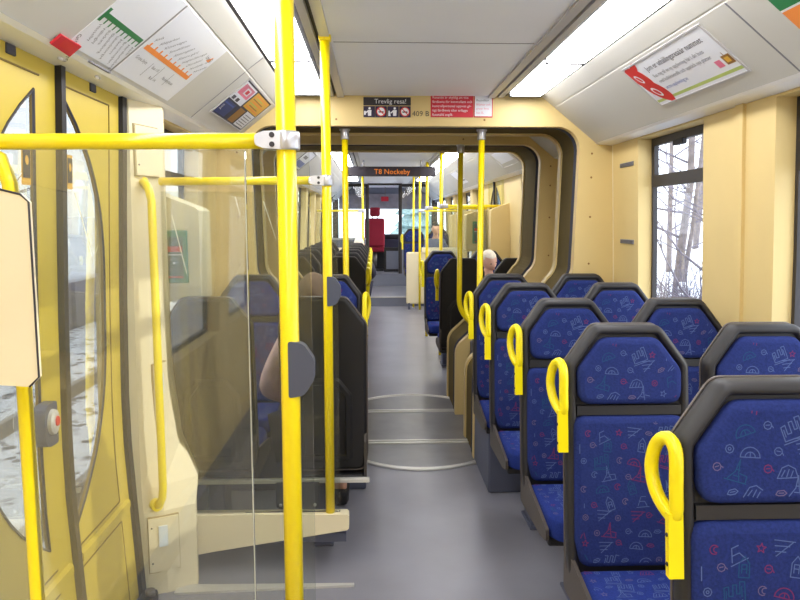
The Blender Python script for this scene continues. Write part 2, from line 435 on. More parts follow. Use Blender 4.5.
def plate(name, y0, y1, k='cream'):
    P = outline(); outer = []
    n = len(P)
    # outer boundary matched point for point (wall section)
    def outp(p):
        x, z = p; s = 1 if x > 0 else -1
        if z >= 2.12 and abs(x) < .99: return (x*1.02, ZC+.05)
        return (s*1.3, min(z*1.03, ZC+.05))
    O = [outp(p) for p in P]
    mb = MB()
    for i in range(n-1):
        a, b, c, d = P[i], P[i+1], O[i+1], O[i]
        for y in (y0, y1): mb.quad((a[0], y, a[1]), (b[0], y, b[1]), (c[0], y, c[1]), (d[0], y, d[1]), k)
        mb.quad((a[0], y0, a[1]), (b[0], y0, b[1]), (b[0], y1, b[1]), (a[0], y1, a[1]), k)
    # corners between the side and top boundary
    for s in (-1, 1):
        tp = [O[i] for i in range(n) if O[i][1] > ZC and O[i][0]*s > 0 and abs(O[i][0]) < 1.1]
        sd = [O[i] for i in range(n) if abs(O[i][0]) > 1.29 and O[i][0]*s > 0]
        a = max(tp, key=lambda q: abs(q[0])); b = max(sd, key=lambda q: q[1])
        for y in (y0, y1): mb.add([(a[0], y, a[1]), (b[0], y, b[1]), (s*1.3, y, ZC+.05)], [(0, 1, 2)], k)
    # rivets
    for s in (-1, 1):
        for z in (2.0, 1.85, 1.6, 1.3): mb.sphere((s*1.12, y0-.001, z), (.007, .003, .007), 'brown', 8, 5)
    for x in (-.5, .43): mb.sphere((x, y0-.001, 2.205), (.007, .003, .007), 'brown', 8, 5)
    return struct(name, mb)
plate('wall_portal_near', YP, YP+.06); plate('wall_portal_joint_near', 4.93, 5.0)
plate('wall_portal_joint_far', 5.53, 5.6); plate('wall_portal_far', 6.15, 6.21)
def bellows(name, ya, yb, yc):
    mb = MB(); rings = []
    n = 9
    for i in range(n+1):
        y = ya+(yb-ya)*i/n; P = outline(.004 if i % 2 == 0 else .034)
        rings.append([(x, y, z) for x, z in P])
    mb.loft(rings, 'bellows', False, False, closed=False)
    P = outline(.012)
    mb.loft([[(x, yb, z) for x, z in P], [(x, yc, z) for x, z in P]], 'bellows_in', False, False, closed=False)
    return struct(name, mb)
bellows('wall_bellows_near', YP+.055, 4.63, 4.935); bellows('wall_bellows_far', 5.595, 5.72, 6.155)
mb = MB()
for s in (-1, 1): mb.box(*sorted((s*.5, s*1.24)), 5.0, 5.53, 0, .62, 'plinth', .01)
struct('wall_joint_sides', mb)
# wheel plinths under the seats against the near portal
mb = MB(); mb.box(.39, 1.24, 3.9, YP, 0, .37, 'plinth', .012); struct('trim_10', mb)
mb = MB(); mb.box(-1.24, -.32, 3.98, YP, 0, .37, 'plinth', .012); struct('trim_11', mb)
mb = MB(); mb.box(.395, .415, YP-.03, YP+.07, 0, .52, 'cream_pale', .006); struct('trim_12', mb)

# ------------------------------------------------------------------ seats
def poly_round(P, r, n=4):
    out = []
    N = len(P)
    for i in range(N):
        p = Vector(P[i]); a = Vector(P[i-1]); b = Vector(P[(i+1) % N])
        rr = r[i] if isinstance(r, (list, tuple)) else r
        u = (a-p).normalized(); v = (b-p).normalized()
        ang = u.angle(v); d = min(rr/math.tan(ang/2), (a-p).length*.48, (b-p).length*.48)
        p0 = p+u*d; p1 = p+v*d
        for j in range(n+1):
            t = j/n; q = p0*(1-t)**2+p*2*t*(1-t)+p1*t*t
            out.append((q.x, q.y))
    return out
def inset(P, d):
    N = len(P); Q = []
    for i in range(N):
        a, p, b = Vector(P[i-1]), Vector(P[i]), Vector(P[(i+1) % N])
        t = (b-a).normalized(); n = Vector((-t.y, t.x))
        Q.append((p.x+n.x*d, p.y+n.y*d))
    return Q
def inside(P, q):
    c = False; N = len(P)
    for i in range(N):
        x0, y0 = P[i]; x1, y1 = P[i-1]
        if (y0 > q[1]) != (y1 > q[1]) and q[0] < (x1-x0)*(q[1]-y0)/(y1-y0)+x0: c = not c
    return c
def circ(cx, cy, r, n=10, a0=0, a1=2*PI): return [(cx+r*math.cos(a0+(a1-a0)*i/n), cy+r*math.sin(a0+(a1-a0)*i/n)) for i in range(n+1)]
BIG = [
    [[(0, 0), (0, .7), (.22, .74), (.22, .3), (.42, .3), (.42, .82), (.6, .82), (.6, .4), (.76, .4), (.76, .95), (1, .95), (1, 0), (0, 0)], [(.85, .25), (.85, .75)], [(.1, .2), (.1, .55)], [(-.1, -.12), (1.1, -.12)]],
    [[(.05, .1), (.35, .5), (.45, 1.1), (.52, .5), (.62, .1)], [(-.1, .05), (1.0, .05)], [(.6, .45), (.95, .4), (.95, .1)], [(.3, .3), (.6, .3)], [(.4, .6), (.55, .6)]],
    [circ(.5, .15, .48, 10, 0, PI)+[(.98, .15)], circ(.5, .15, .25, 8, 0, PI), [(.5, .15), (.5, .4)]],
    [[(.15, 0), (.15, .65), (.4, 1), (.65, .65), (.65, 0), (.15, 0)], [(.28, .2), (.28, .6), (.52, .6), (.52, .2)], [(.28, .4), (.52, .4)]],
    [[(0, .1), (.2, .6), (.5, .75), (.85, .6), (1, .2), (0, .1)], [(.2, .2), (.35, .5)], [(.45, .2), (.55, .55)], [(.65, .2), (.75, .5)]],
    [[(0, .7), (1, .9)], [(.1, .45), (.8, .62)], [(.2, .2), (.7, .32)], [(.3, 0), (.9, .85)]],
    [[(0, 0), (.9, .15)], [(.1, .15), (.25, .8), (.6, .85)], [(.2, .45), (.55, .5), (.75, .2)]],
]
SMALL = [
    [circ(.5, .5, .42, 8), circ(.5, .5, .15, 6)],
    [[(.5+.5*(1 if i % 2 == 0 else .42)*math.sin(i*PI/5), .5+.5*(1 if i % 2 == 0 else .42)*math.cos(i*PI/5)) for i in range(11)]],
    [circ(.5, .5, .45, 8, .6, 5.2), circ(.7, .5, .28, 6, 1.2, 4.9)],
    [circ(.5, .5, .4, 8)+[(1.1, .3)], [(.3, .5), (.7, .55)]],
    [[(0, .3), (.2, .65), (.8, .75), (1.1, .5), (.8, .25), (.3, .2), (0, .3)], [(.3, .45), (.8, .5)]],
]
def doodles(mb, P, fn, seed, dx=.052, dy=.044):
    rnd = random.Random(seed)
    xs = [p[0] for p in P]; ys = [p[1] for p in P]
    Q = inset(P, .016)
    row = 0; y = min(ys)+.03
    while y < max(ys):
        x = min(xs)+.01+(dx/2 if row % 2 else 0); i = 0
        while x < max(xs):
            big = (i+row) % 2 == 0
            mo = rnd.choice(BIG if big else SMALL); sc = .044 if big else .021
            k = rnd.choice(['d_pale', 'd_pale', 'd_teal', 'd_red', 'd_pale'] if big else ['d_pale', 'd_tan', 'd_red', 'd_tan', 'd_pale'])
            rot = rnd.uniform(-.35, .35); cx = x+rnd.uniform(-.008, .008); cy = y+rnd.uniform(-.008, .008)
            w = .0011 if big else .0010
            for st in mo:
                pts = []
                for (a, b) in st:
                    a = (a-.5)*sc; b = (b-.5)*sc
                    pts.append((cx+a*math.cos(rot)-b*math.sin(rot), cy+a*math.sin(rot)+b*math.cos(rot)))
                for p, q in zip(pts, pts[1:]):
                    if not (inside(Q, p) and inside(Q, q)): continue
                    t = Vector((q[0]-p[0], q[1]-p[1]))
                    if t.length < 1e-6: continue
                    t.normalize(); nx, ny = -t.y*w, t.x*w; ex, ey = t.x*w*.6, t.y*w*.6
                    mb.add([fn(p[0]+nx-ex, p[1]+ny-ey), fn(p[0]-nx-ex, p[1]-ny-ey), fn(q[0]-nx+ex, q[1]-ny+ey), fn(q[0]+nx+ex, q[1]+ny+ey)], [(0, 1, 2, 3)], k)
            x += dx; i += 1
        y += dy; row += 1
ST = 1.24
def tilt(x, y, z): return (x, y-(ST-z)*.13, z)
def make_seat(name, handle, label, cat='seat', group=None):
    t = thing(name, label, cat, (0, 0, 0), group)
    # shell: local front is -y
    P = poly_round([(-.19, .40), (.19, .40), (.20, .50), (.20, 1.115), (.108, ST), (-.108, ST), (-.20, 1.115), (-.20, .50)], [.05, .05, .05, .05, .045, .045, .05, .05], 4)
    sh = MB()
    prof = [(.030, -.006), (.028, -.016), (.022, -.024), (.010, -.024), (.002, -.014), (0, 0), (0, .026), (.006, .040), (.02, .046)]
    rings = [[tilt(x, y, z) for x, z in inset(P, d)] for d, y in prof]
    sh.loft(rings[:4], 'dark', True, False, True); sh.loft(rings[3:7], 'dark', False, False, True); sh.loft(rings[6:], 'shell_black', False, True, True)
    # pale moulding line round the rear edge
    sh.tube([tilt(x, .038, z) for x, z in inset(P, .0015)], .0035, 'shell_edge', 6, True)
    # cross bar between the two cushions
    sh.loft([[tilt(x, y, z) for x, z in ((-.17, .955), (.17, .955), (.17, .985), (-.17, .985))] for y in (-.004, -.022)], 'dark')
    # raised panel on the rear
    H = poly_round([(-.13, .45), (.13, .45), (.13, .78), (.07, .86), (-.07, .86), (-.13, .78)], .03, 3)
    sh.loft([[tilt(x, y, z) for x, z in inset(H, d)] for d, y in ((0, .044), (.0, .050), (.012, .056), (.03, .056), (.034, .048))], 'shell_black', False, True)
    sh.build('seat_shell', t)
    def cushion(nm, poly, r, seed, k):
        C_ = poly_round(poly, r, 4); mb = MB()
        rings = [[tilt(x, y, z) for x, z in inset(C_, d)] for d, y in ((.002, -.006), (0, -.022), (.003, -.031), (.010, -.036), (.020, -.038))]
        mb.loft(rings, k, False, True, True)
        doodles(mb, C_, lambda a, b: tilt(a, -.0388, b), seed)
        return mb.build(nm, t, norm=False)
    cushion('headrest_cushion', [(-.168, .99), (.168, .99), (.170, 1.10), (.092, 1.203), (-.092, 1.203), (-.170, 1.10)], [.045, .045, .05, .05, .05, .05], 3, 'blue')
    cushion('back_cushion', [(-.165, .475), (.165, .475), (.184, .56), (.184, .952), (-.184, .952), (-.184, .56)], [.04, .04, .05, .04, .04, .05], 5, 'blue')
    # seat
    B = poly_round([(-.180, -.125), (-.180, -.47), (-.15, -.54), (.15, -.54), (.180, -.47), (.180, -.125)], [.03, .06, .05, .05, .06, .03], 4)
    mb = MB()
    zf = lambda y: .468+.10*max(0, -.125-y)*.35
    mb.loft([[(x, y, zf(y)+dz) for x, y in inset(B, d)] for d, dz in ((.004, -.085), (0, -.07), (0, -.02), (.006, -.006), (.02, 0))], 'blue_low', True, True, True)
    doodles(mb, B, lambda a, b: (a, b, zf(b)+.0012), 9)
    mb.build('seat_cushion', t, norm=False)
    mb = MB()
    for s in (-1, 1):      # shell wings that carry the cushion
        W = poly_round([(-.055, .62), (-.10, .50), (-.49, .43), (-.50, .385), (-.40, .365), (-.04, .36), (-.03, .55)], .02, 3)
        x0, x1 = sorted((s*.182, s*.194))
        mb.loft([[(x, y, z) for y, z in W] for x in (x0, x1)], 'shell_side')
    mb.box(-.18, .18, -.48, -.05, .355, .385, 'dark', .008)
    mb.build('seat_pan', t)
    mb = MB(); mb.box(-.02, .06, -.30, -.14, 0, .36, 'plinth', .01); mb.box(-.03, .07, -.33, -.11, 0, .015, 'plinth', .005)
    mb.build('pedestal', t)
    if handle:
        s = handle; hb = MB()
        pts = [(.217, -.03, .968), (.217, -.034, 1.03), (.217, -.036, 1.085), (.219, -.030, 1.112), (.226, -.012, 1.124), (.236, .012, 1.108), (.242, .026, 1.075), (.243, .030, 1.04), (.238, .018, 1.00), (.226, -.008, .97)]
        # smooth the loop
        Q = []
        n = len(pts)
        for i in range(n):
            p0, p1, p2, p3 = [Vector(pts[(i+j-1) % n]) for j in range(4)]
            for u in (0, .33, .66):
                Q.append(.5*((2*p1)+(-p0+p2)*u+(2*p0-5*p1+4*p2-p3)*u*u+(-p0+3*p1-3*p2+p3)*u**3))
        hb.tube([tilt(s*p.x, p.y, p.z) for p in Q], .0145, 'handle_yellow', 12, True)
        g = hb.build('grab_handle', t)
        sb = MB(); x0, x1 = sorted((s*.205, s*.236))
        sb.loft([[tilt(x, y, z) for x, y in ((x0, -.040), (x1, -.040), (x1, -.022), (x0, -.022))] for z in (.843, .847, .96, .975)], 'handle_yellow')
        for z in (.87, .93): sb.sphere(tilt(s*.237, -.031, z), (.002, .005, .005), 'ink', 8, 5)
        sb.build('handle_stem', g)
    return t

seatL = make_seat('bus_seat', -1, '')          # handle on local -x
seatR = make_seat('bus_seat', 1, '')           # handle on local +x
seat0 = make_seat('bus_seat', 0, '')
used = set()
def place(proto, x, y, rz, label, group, z=0):
    if proto.name not in used:
        used.add(proto.name); o = proto; o.location = (x, y, z); o.rotation_euler = (0, 0, rz); o['label'] = label
    else: o = dup(proto, (x, y, z), rz, label)
    o['group'] = group
    o['category'] = 'seat'
    return o
G1 = 'blue patterned seats on the right facing the camera'
ROW = {'A': 1.44, 'B': 2.235, 'C': 2.975, 'D': 3.73, 'E': 4.375}
place(seatL, .575, ROW['A'], 0, 'nearest blue patterned aisle seat, cut by the lower right photo corner', G1)
place(seatL, .555, ROW['B'], 0, 'blue patterned aisle seat with yellow handle, second from the camera', G1)
place(seatL, .565, ROW['C'], 0, 'blue patterned aisle seat with yellow handle, third from the camera', G1)
place(seatL, .555, ROW['D'], 0, 'blue patterned aisle seat with yellow handle, fourth from the camera', G1)
place(seatL, .555, ROW['E'], 0, 'blue patterned aisle seat backed against the cream portal', G1)
place(seat0, 1.015, ROW['B'], 0, 'blue patterned window seat at the right photo edge under the nearer window', G1)
place(seat0, 1.045, ROW['C'], 0, 'blue patterned window seat below the wall pillar between the two windows', G1)
place(seat0, 1.045, ROW['D'], 0, 'blue patterned window seat below the far right window', G1)
place(seat0, 1.045, ROW['E'], 0, 'small looking blue window seat in the corner between window and portal', G1)
G2 = 'seats in the left bay behind the glass screens'
place(seat0, -.50, 3.15, PI, 'black seat back behind the thin yellow pole and glass, beside the aisle', G2)
place(seat0, -1.015, 3.15, PI, 'black window seat back behind glass beside the green framed panel', G2)
place(seatR, -.545, 4.36, 0, 'blue seat facing the camera behind the black aisle seat back on the left', G2)
place(seat0, -1.02, 4.36, 0, 'blue window seat facing the camera behind glass on the left', G2)
G3 = 'rows of black seat backs on the left of the far car'
nth = ['nearest', 'second', 'third', 'fourth', 'fifth', 'sixth', 'farthest']
for i in range(7):
    y = 6.62+i*.78
    place(seatL, -.55, y, PI, 'black aisle seat back with yellow handle, %s row on the left of the far car' % nth[i], G3)
    place(seat0, -1.03, y, PI, 'black window seat back, %s row on the left of the far car' % nth[i], G3)
G4 = 'seats on the right of the far car'
place(seatR, .53, 6.3, PI, 'black seat back beyond the portal, behind the two dark yellow poles', G4)
place(seat0, 1.02, 6.3, PI, 'black window seat back at the right edge of the portal opening', G4)
place(seatL, .49, 7.78, 0, 'blue aisle seat beyond the portal facing back towards the camera', G4)
place(seat0, .98, 7.78, 0, 'blue window seat behind the white haired passenger', G4)
place(seatL, .50, 13.6, 0, 'dark blue aisle seat behind the cream board near the driver cab', G4, .172)
place(seat0, .98, 13.6, 0, 'dark blue window seat near the driver cab, with the dark haired passenger', G4, .172)
mb = MB(); mb.box(-1.2, -.293, 3.10, 3.125, .382, .402, 'alu', .003)
o = mb.build('seat_rail'); tag(o, 'pale metal rail along the bottom of the black seat backs on the left', 'rail')

# ------------------------------------------------------------------ poles and glass screens
def ring_mesh(mb, c, r, h, k):
    mb.tube([(c[0], c[1], c[2]-h/2), (c[0], c[1], c[2]-h/2+.004), (c[0], c[1], c[2]+h/2-.004), (c[0], c[1], c[2]+h/2)], [r*.94, r, r, r*.94], k, 20)
def bar_clamp(parent, x, y, z, s, r, L=.075, w=.03):
    c = MB(); ring_mesh(c, (x, y, z), r+.009, w*2, 'chrome')
    pl = poly_round([(x, z-w), (x+s*L*.7, z-w*.9), (x+s*L, z-w*.55), (x+s*L, z+w*.55), (x+s*L*.7, z+w*.9), (x, z+w)] if s > 0 else [(x, z-w), (x, z+w), (x+s*L*.7, z+w*.9), (x+s*L, z+w*.55), (x+s*L, z-w*.55), (x+s*L*.7, z-w*.9)], .008, 3)
    c.loft([[(a, yy, b) for a, b in pl] for yy in (y-r-.007, y+r+.007)], 'chrome')
    o = c.build('rail_clamp', parent)
    b = MB()
    for dz in (-w*.5, w*.5): b.tube([(x+s*L*.42, y-r-.0105, z+dz), (x+s*L*.42, y-r-.006, z+dz)], .006, 'ink', 12)
    b.build('clamp_bolt', o)
def moon(parent, x, y, z, k='clampgrey', h=.066, w=.053):
    P = poly_round([(x-.006, z-h), (x+w*.55, z-h*.92), (x+w, z-h*.35), (x+w, z+h*.35), (x+w*.55, z+h*.92), (x-.006, z+h)], [.006, .03, .03, .03, .03, .006], 5)
    c = MB(); c.loft([[(a, yy, b) for a, b in P] for yy in (y-.024, y+.008)], k)
    c.build('glass_clamp', parent)
def pane(parent, poly, y, k='screen', th=.008, streaks=None, nm='glass_pane'):
    g = MB(); g.loft([[(a, yy, b) for a, b in poly] for yy in (y-th/2, y+th/2)], k)
    if streaks:
        for (x0, z0, x1, z1, w) in streaks:
            g.loft([[(x0-w, yy, z0), (x0+w, yy, z0), (x1+w*.5, yy, z1), (x1-w*.5, yy, z1)] for yy in (y-th/2-.0008, y-th/2+.0004)], 'pale_streak')
    return g.build(nm, parent)
# near screen
SY = 1.60; PX1 = -.462
t = thing('glass_draught_screen', 'nearest glass screen with thick yellow pole and horizontal yellow rail', 'screen', (PX1, SY, 0), 'glass draught screens by the doors')
b = MB(); b.tube([(PX1, SY, 0), (PX1, SY, 2.345)], .022, 'yellow', 20); b.build('pole', t)
b = MB(); b.tube([(PX1-.03, SY, 1.755), (-1.262, SY, 1.750)], .0175, 'yellow', 16); b.build('horizontal_rail', t)
bar_clamp(t, PX1, SY, 1.755, -1, .022, .066, .0205)
moon(t, PX1+.004, SY, 1.240)
pane(t, [(-1.26, .32), (-.556, .32), (-.556, 1.735), (-1.24, 1.735)], SY, 'screen_reflect_haze', streaks=[(-.93, 1.64, -.90, 1.50, .0012)])
pane(t, [(-.553, .32), (-.411, .32), (-.411, 1.735), (-.553, 1.735)], SY)
b = MB(); b.box(-.5555, -.5535, SY-.0045, SY+.0045, .30, 1.735, 'glass_edge'); b.build('glass_joint', t)
b = MB(); b.prism([(-1.25, .12), (PX1+.05, .19), (PX1+.05, .29), (-1.25, .32)], 'y', SY-.025, SY+.025, 'cream_pale'); b.build('bottom_beam', t)
# far screen of the doorway
SY2 = 3.05; PX2 = -.470
t = thing('glass_draught_screen', 'thin yellow pole with glass and cream bottom beam, beyond the doors', 'screen', (PX2, SY2, 0), 'glass draught screens by the doors')
b = MB(); b.tube([(PX2, SY2, .265), (PX2, SY2, 2.338)], .0205, 'yellow', 18); b.box(PX2-.026, PX2+.026, SY2-.026, SY2+.026, 2.325, 2.349, 'yellow', .006); b.build('pole', t)
b = MB(); b.tube([(PX2-.03, SY2, 1.748), (-1.262, SY2, 1.742)], .0175, 'yellow', 16); b.build('horizontal_rail', t)
bar_clamp(t, PX2, SY2, 1.748, -1, .0205, .075, .022)
moon(t, PX2+.004, SY2, 1.272)
pane(t, [(-1.25, .27), (-.425, .27), (-.425, 1.70), (-1.25, 1.70)], SY2, streaks=[(-1.13, 1.60, -1.075, 1.35, .0018), (-.86, 1.68, -.84, 1.60, .0018), (-.74, 1.66, -.69, 1.50, .0016)])
b = MB()
P = [(-1.08, .085), (-1.0, .10), (-.395, .192), (-.386, .20), (-.386, .258), (-.395, .266), (-1.08, .272)]
b.prism(P, 'y', SY2-.03, SY2+.03, 'cream_pale'); b.box(-.86, -.40, SY2+.0, SY2+.05, .125, .165, 'plinth'); b.build('bottom_beam', t)
b = MB(); PL = poly_round([(-.715, .277), (-.52, .277), (-.52, .40), (-.715, .40)], [.025, .025, .004, .004], 4)
b.loft([[(x, y, z) for x, z in PL] for y in (SY2+.012, SY2+.022)], 'clampgrey')
for x in (-.695, -.54): b.sphere((x, SY2+.011, .297), (.008, .004, .008), 'chrome', 10, 6)
b.build('mounting_plate', t)

# grab poles at the portals
def grab_pole(x, y, z0, z1, r, label, sock=True, foot=None):
    t = thing('grab_pole', label, 'pole', (x, y, 0), 'free standing yellow poles')
    b = MB()
    if foot:      # the pole bends outwards and ends on the cream shoulder of the portal
        fx, fz = foot; pts = [(x, y, z1), (x, y, fz+.22)]
        for i in range(1, 7):
            a = i/6; pts.append((x+(fx-x)*a*a, y, fz+.22-.22*a))
        b.tube(pts, r, 'yellow', 14); b.build('pole', t)
        b = MB(); b.tube([(fx-.01*(1 if fx > x else -1), y, fz+.012), (fx+.012*(1 if fx > x else -1), y, fz-.02)], r+.008, 'chrome', 14); b.build('foot_socket', t)
    else:
        b.tube([(x, y, z0), (x, y, z1)], r, 'yellow', 16); b.build('pole', t)
        b = MB(); ring_mesh(b, (x, y, z0+.015), r+.007, .03, 'chrome'); b.build('foot_socket', t)
    if sock:
        b = MB(); ring_mesh(b, (x, y, z1-.03), r+.007, .06, 'chrome'); b.tube([(x, y, z1-.004), (x, y, z1+.006)], r+.014, 'chrome', 16); b.build('ceiling_socket', t)
grab_pole(-.452, 4.60, 0, 2.155, .020, 'yellow pole under the near portal beside the left blue seat', True, (-.60, .72))
grab_pole(.432, 4.60, 0, 2.155, .020, 'yellow pole under the near portal, right of the black seat', True, (.60, .68))
grab_pole(.415, 5.57, 0, 2.16, .0205, 'yellow pole left of the near portal pole, in front of the black seat', True, (.55, .72))
# far car screens
def far_screen(x, y, xw, label, glass=True, zb=.3, r=.02, bar=True):
    t = thing('glass_draught_screen', label, 'screen', (x, y, 0), 'glass draught screens in the far car')
    z0 = .172 if y > 12.8 else .0
    b = MB(); b.tube([(x, y, z0), (x, y, 2.345)], r, 'yellow', 14); b.build('pole', t)
    s = 1 if xw > x else -1
    if bar:
        b = MB(); b.tube([(x+s*.03, y, 1.738), (xw, y, 1.738)], .0175, 'yellow', 12); b.build('horizontal_rail', t)
        c = MB(); ring_mesh(c, (x, y, 1.738), r+.009, .05, 'chrome'); c.box(*sorted((x, x+s*.08)), y-.022, y+.022, 1.716, 1.76, 'chrome', .006); c.build('rail_clamp', t)
    if glass:
        x0, x1 = sorted((x+s*.03, xw)); pane(t, [(x0, zb), (x1, zb), (x1, 1.70), (x0, 1.70)], y)
        b = MB(); b.box(x0, x1, y-.02, y+.02, zb-.09, zb, 'cream_pale', .005); b.build('bottom_beam', t)
far_screen(.505, 8.10, 1.255, 'glass screen with yellow pole and rail at the near side of the far doorway')
far_screen(.445, 9.45, 1.255, 'glass screen with yellow pole and rail at the far side of the far doorway')
far_screen(.535, 12.3, 1.255, 'farthest glass screen above the cream board on the right', zb=1.1)
far_screen(-.46, 12.3, -1.255, 'farthest yellow pole with rail on the left, seen beside the destination display', zb=1.1)
grab_pole(.43, 12.4, .0, 2.345, .018, 'thin far yellow pole at the aisle side of the cream board', False)
b = MB(); b.box(.30, 1.2, 12.32, 12.36, .10, 1.02, 'cream_pale', .025); 
t = thing('partition_board', 'pale cream board standing low at the far step on the right', 'partition', (.75, 12.34, 0)); b.build('board', t)
b = MB(); b.box(.33, .37, 12.325, 12.355, 0, .12, 'plinth'); b.box(1.1, 1.14, 12.325, 12.355, 0, .12, 'plinth'); b.build('foot', t)

# ------------------------------------------------------------------ left door leaves, column, control boxes
def dx(z): return -(XW(z)-.012)
def door_leaf(name, side, ya, yb, straight, bulge, zt=1.955, zb=.56, btn=False):
    """leaf between ya and yb; window is a D: straight edge at y=straight, arc bulging to y=bulge"""
    root = bpy.data.objects.new(name, None); COL.objects.link(root); root['kind'] = 'structure'
    X = lambda z, o=0: side*(XW(z)-.004-o)
    n = 24
    D = [(straight, zb+(zt-zb)*i/n) for i in range(n+1)]
    A = []
    for i in range(n+1):
        z = zb+(zt-zb)*i/n; u = (i/n-.5)*2
        A.append((straight+(bulge-straight)*(1-abs(u)**3.2), z))
    mb = MB()
    lo, hi = (ya, yb)
    far = hi if bulge > straight else lo; near = lo if bulge > straight else hi
    zs = [p[1] for p in D]
    for o in (0, -.012):
        for i in range(n):
            z0, z1 = zs[i], zs[i+1]
            mb.quad((X(z0, o), near, z0), (X(z0, o), straight, z0), (X(z1, o), straight, z1), (X(z1, o), near, z1), 'door_yellow')
            mb.quad((X(z0, o), A[i][0], z0), (X(z0, o), far, z0), (X(z1, o), far, z1), (X(z1, o), A[i+1][0], z1), 'door_yellow')
        for z0, z1 in [(.03, .2), (.2, .4), (.4, zb), (zt, 2.06)]:
            mb.quad((X(z0, o), lo, z0), (X(z0, o), hi, z0), (X(z1, o), hi, z1), (X(z1, o), lo, z1), 'door_yellow')
    for i in range(n):
        for y0, y1 in ((straight, straight), (A[i][0], A[i+1][0])):
            z0, z1 = zs[i], zs[i+1]
            mb.quad((X(z0), y0, z0), (X(z0, -.012), y0, z0), (X(z1, -.012), y1, z1), (X(z1), y1, z1), 'door_yellow_dark')
    # shadow-gap outlines of the pressed panels
    def line(pts, k='door_yellow_dark', w=.005):
        for (y0, z0), (y1, z1) in zip(pts, pts[1:]):
            m_ = max(1, int(abs(z1-z0)/.15))
            for q in range(m_):
                a, b_ = q/m_, (q+1)/m_
                p = (y0+(y1-y0)*a, z0+(z1-z0)*a); r = (y0+(y1-y0)*b_, z0+(z1-z0)*b_)
                dy, dz = r[0]-p[0], r[1]-p[1]; L = math.hypot(dy, dz); ny, nz = -dz/L*w/2, dy/L*w/2
                mb.loft([[(X(z, oo), y, z) for y, z in ((p[0]+ny, p[1]+nz), (p[0]-ny, p[1]-nz), (r[0]-ny, r[1]-nz), (r[0]+ny, r[1]+nz))] for oo in (-.001, .0025)], k)
    m = .035; sgn = 1 if bulge > straight else -1
    fi = far-sgn*.10; ni = straight-sgn*.02 if sgn > 0 else straight+.035
    line([(ni, 2.0), (fi, 2.0), (fi, .48), (ni, .48)])
    line([(ni, .40), (fi, .40), (fi, .07), (ni, .07)], w=.004)
    # raised rims
    for z in (.44,):
        mb.loft([[(X(z+dz, oo), y, z+dz) for y in (lo+.02, hi-.02)]+[(X(z+dz, 0), y, z+dz) for y in (hi-.02, lo+.02)] for dz, oo in ((-.022, .002), (-.012, .012), (.012, .012), (.022, .002))], 'door_yellow')
    mb.build('leaf_panel', root)
    g = MB()
    for i in range(n):
        z0, z1 = zs[i], zs[i+1]
        g.quad((X(z0, -.008), straight, z0), (X(z0, -.008), A[i][0], z0), (X(z1, -.008), A[i+1][0], z1), (X(z1, -.008), straight, z1), 'glass')
    g.build('window_pane', root)
    e = MB()
    e.tube([(X(z, .001), y, z) for y, z in A], .004, 'ink', 6); e.tube([(X(z, .001), y, z) for y, z in D], .0045, 'ink', 6)
    e.build('window_seal', root)
    return root
d1 = door_leaf('door_1', -1, 1.665, 2.245, 2.105, 1.77)
d2 = door_leaf('door_2', -1, 2.285, 2.782, 2.312, 2.632)
mb = MB()
mb.loft([[(dx(z)-.03, 2.246, z), (dx(z)+.012, 2.246, z), (dx(z)+.012, 2.276, z), (dx(z)-.03, 2.276, z)] for z, _ in PROF[:-1]], 'black')
mb.loft([[(dx(z)-.05, 2.79, z), (dx(z)+.006, 2.79, z), (dx(z)+.006, 2.835, z), (dx(z)-.05, 2.835, z)] for z, _ in PROF[:-1]], 'black')
struct('trim_13', mb)
mb = MB(); mb.box(-1.30, -1.20, 1.66, 2.84, -.03, .012, 'alu', .004); struct('trim_14', mb)
mb = MB(); mb.box(-1.235, -1.17, 2.70, 2.80, 0, .055, 'black', .012); mb.tube([(-1.19, 2.75, .05), (-1.19, 2.75, .075)], .02, 'steel', 12)
o = mb.build('door_guide'); tag(o, 'black door guide block on the floor at the foot of the cream column', 'door guide')
# door latch plates at the top
for y in (1.98, 2.533):
    b = MB(); z = 2.035; b.box(dx(z)-.012, dx(z)-.002, y-.024, y+.024, z-.014, z+.014, 'bellows', .003); b.build('latch_plate', d1 if y < 2.2 else d2)
b = MB(); z = .965; yb_ = 2.10
P = poly_round([(yb_-.045, z-.066), (yb_+.038, z-.066), (yb_+.038, z+.066), (yb_-.045, z+.066)], [.04, .012, .012, .04], 5)
b.loft([[(dx(z)+o_, y, q) for y, q in P] for o_ in (-.004, .030)], 'clampgrey')
b.loft([[(dx(z)+o_, yb_+r*math.cos(a), z+.008+r*1.25*math.sin(a)) for a in [2*PI*i/20 for i in range(20)]] for o_, r in ((.028, .032), (.040, .030), (.044, .022))], 'alu', smooth=False)
bt = b.build('door_button', d1)
b = MB(); b.loft([[(dx(z)+o_, yb_+.004+r*math.cos(a), z+.01+r*1.2*math.sin(a)) for a in [2*PI*i/16 for i in range(16)]] for o_, r in ((.042, .014), (.047, .012))], 'red'); b.build('button_cap', bt)
# stickers on the door windows
for y0, y1, par in ((2.04, 2.095, d1), (2.33, 2.378, d2)):
    b = MB()
    xx = lambda z: -(XW(z)+.001)
    b.quad((xx(1.68), y0, 1.68), (xx(1.68), y1, 1.68), (xx(1.79), y1, 1.79), (xx(1.79), y0, 1.79), 'mustard')
    b.quad((xx(1.70)+.002, y0+.006, 1.70), (xx(1.70)+.002, y1-.006, 1.70), (xx(1.78)+.002, y1-.006, 1.78), (xx(1.78)+.002, y0+.006, 1.78), 'ink')
    b.sphere((xx(1.745)+.003, (y0+y1)/2, 1.75), (.001, .010, .014), 'mustard', 10, 6)
    b.build('window_sticker', par)

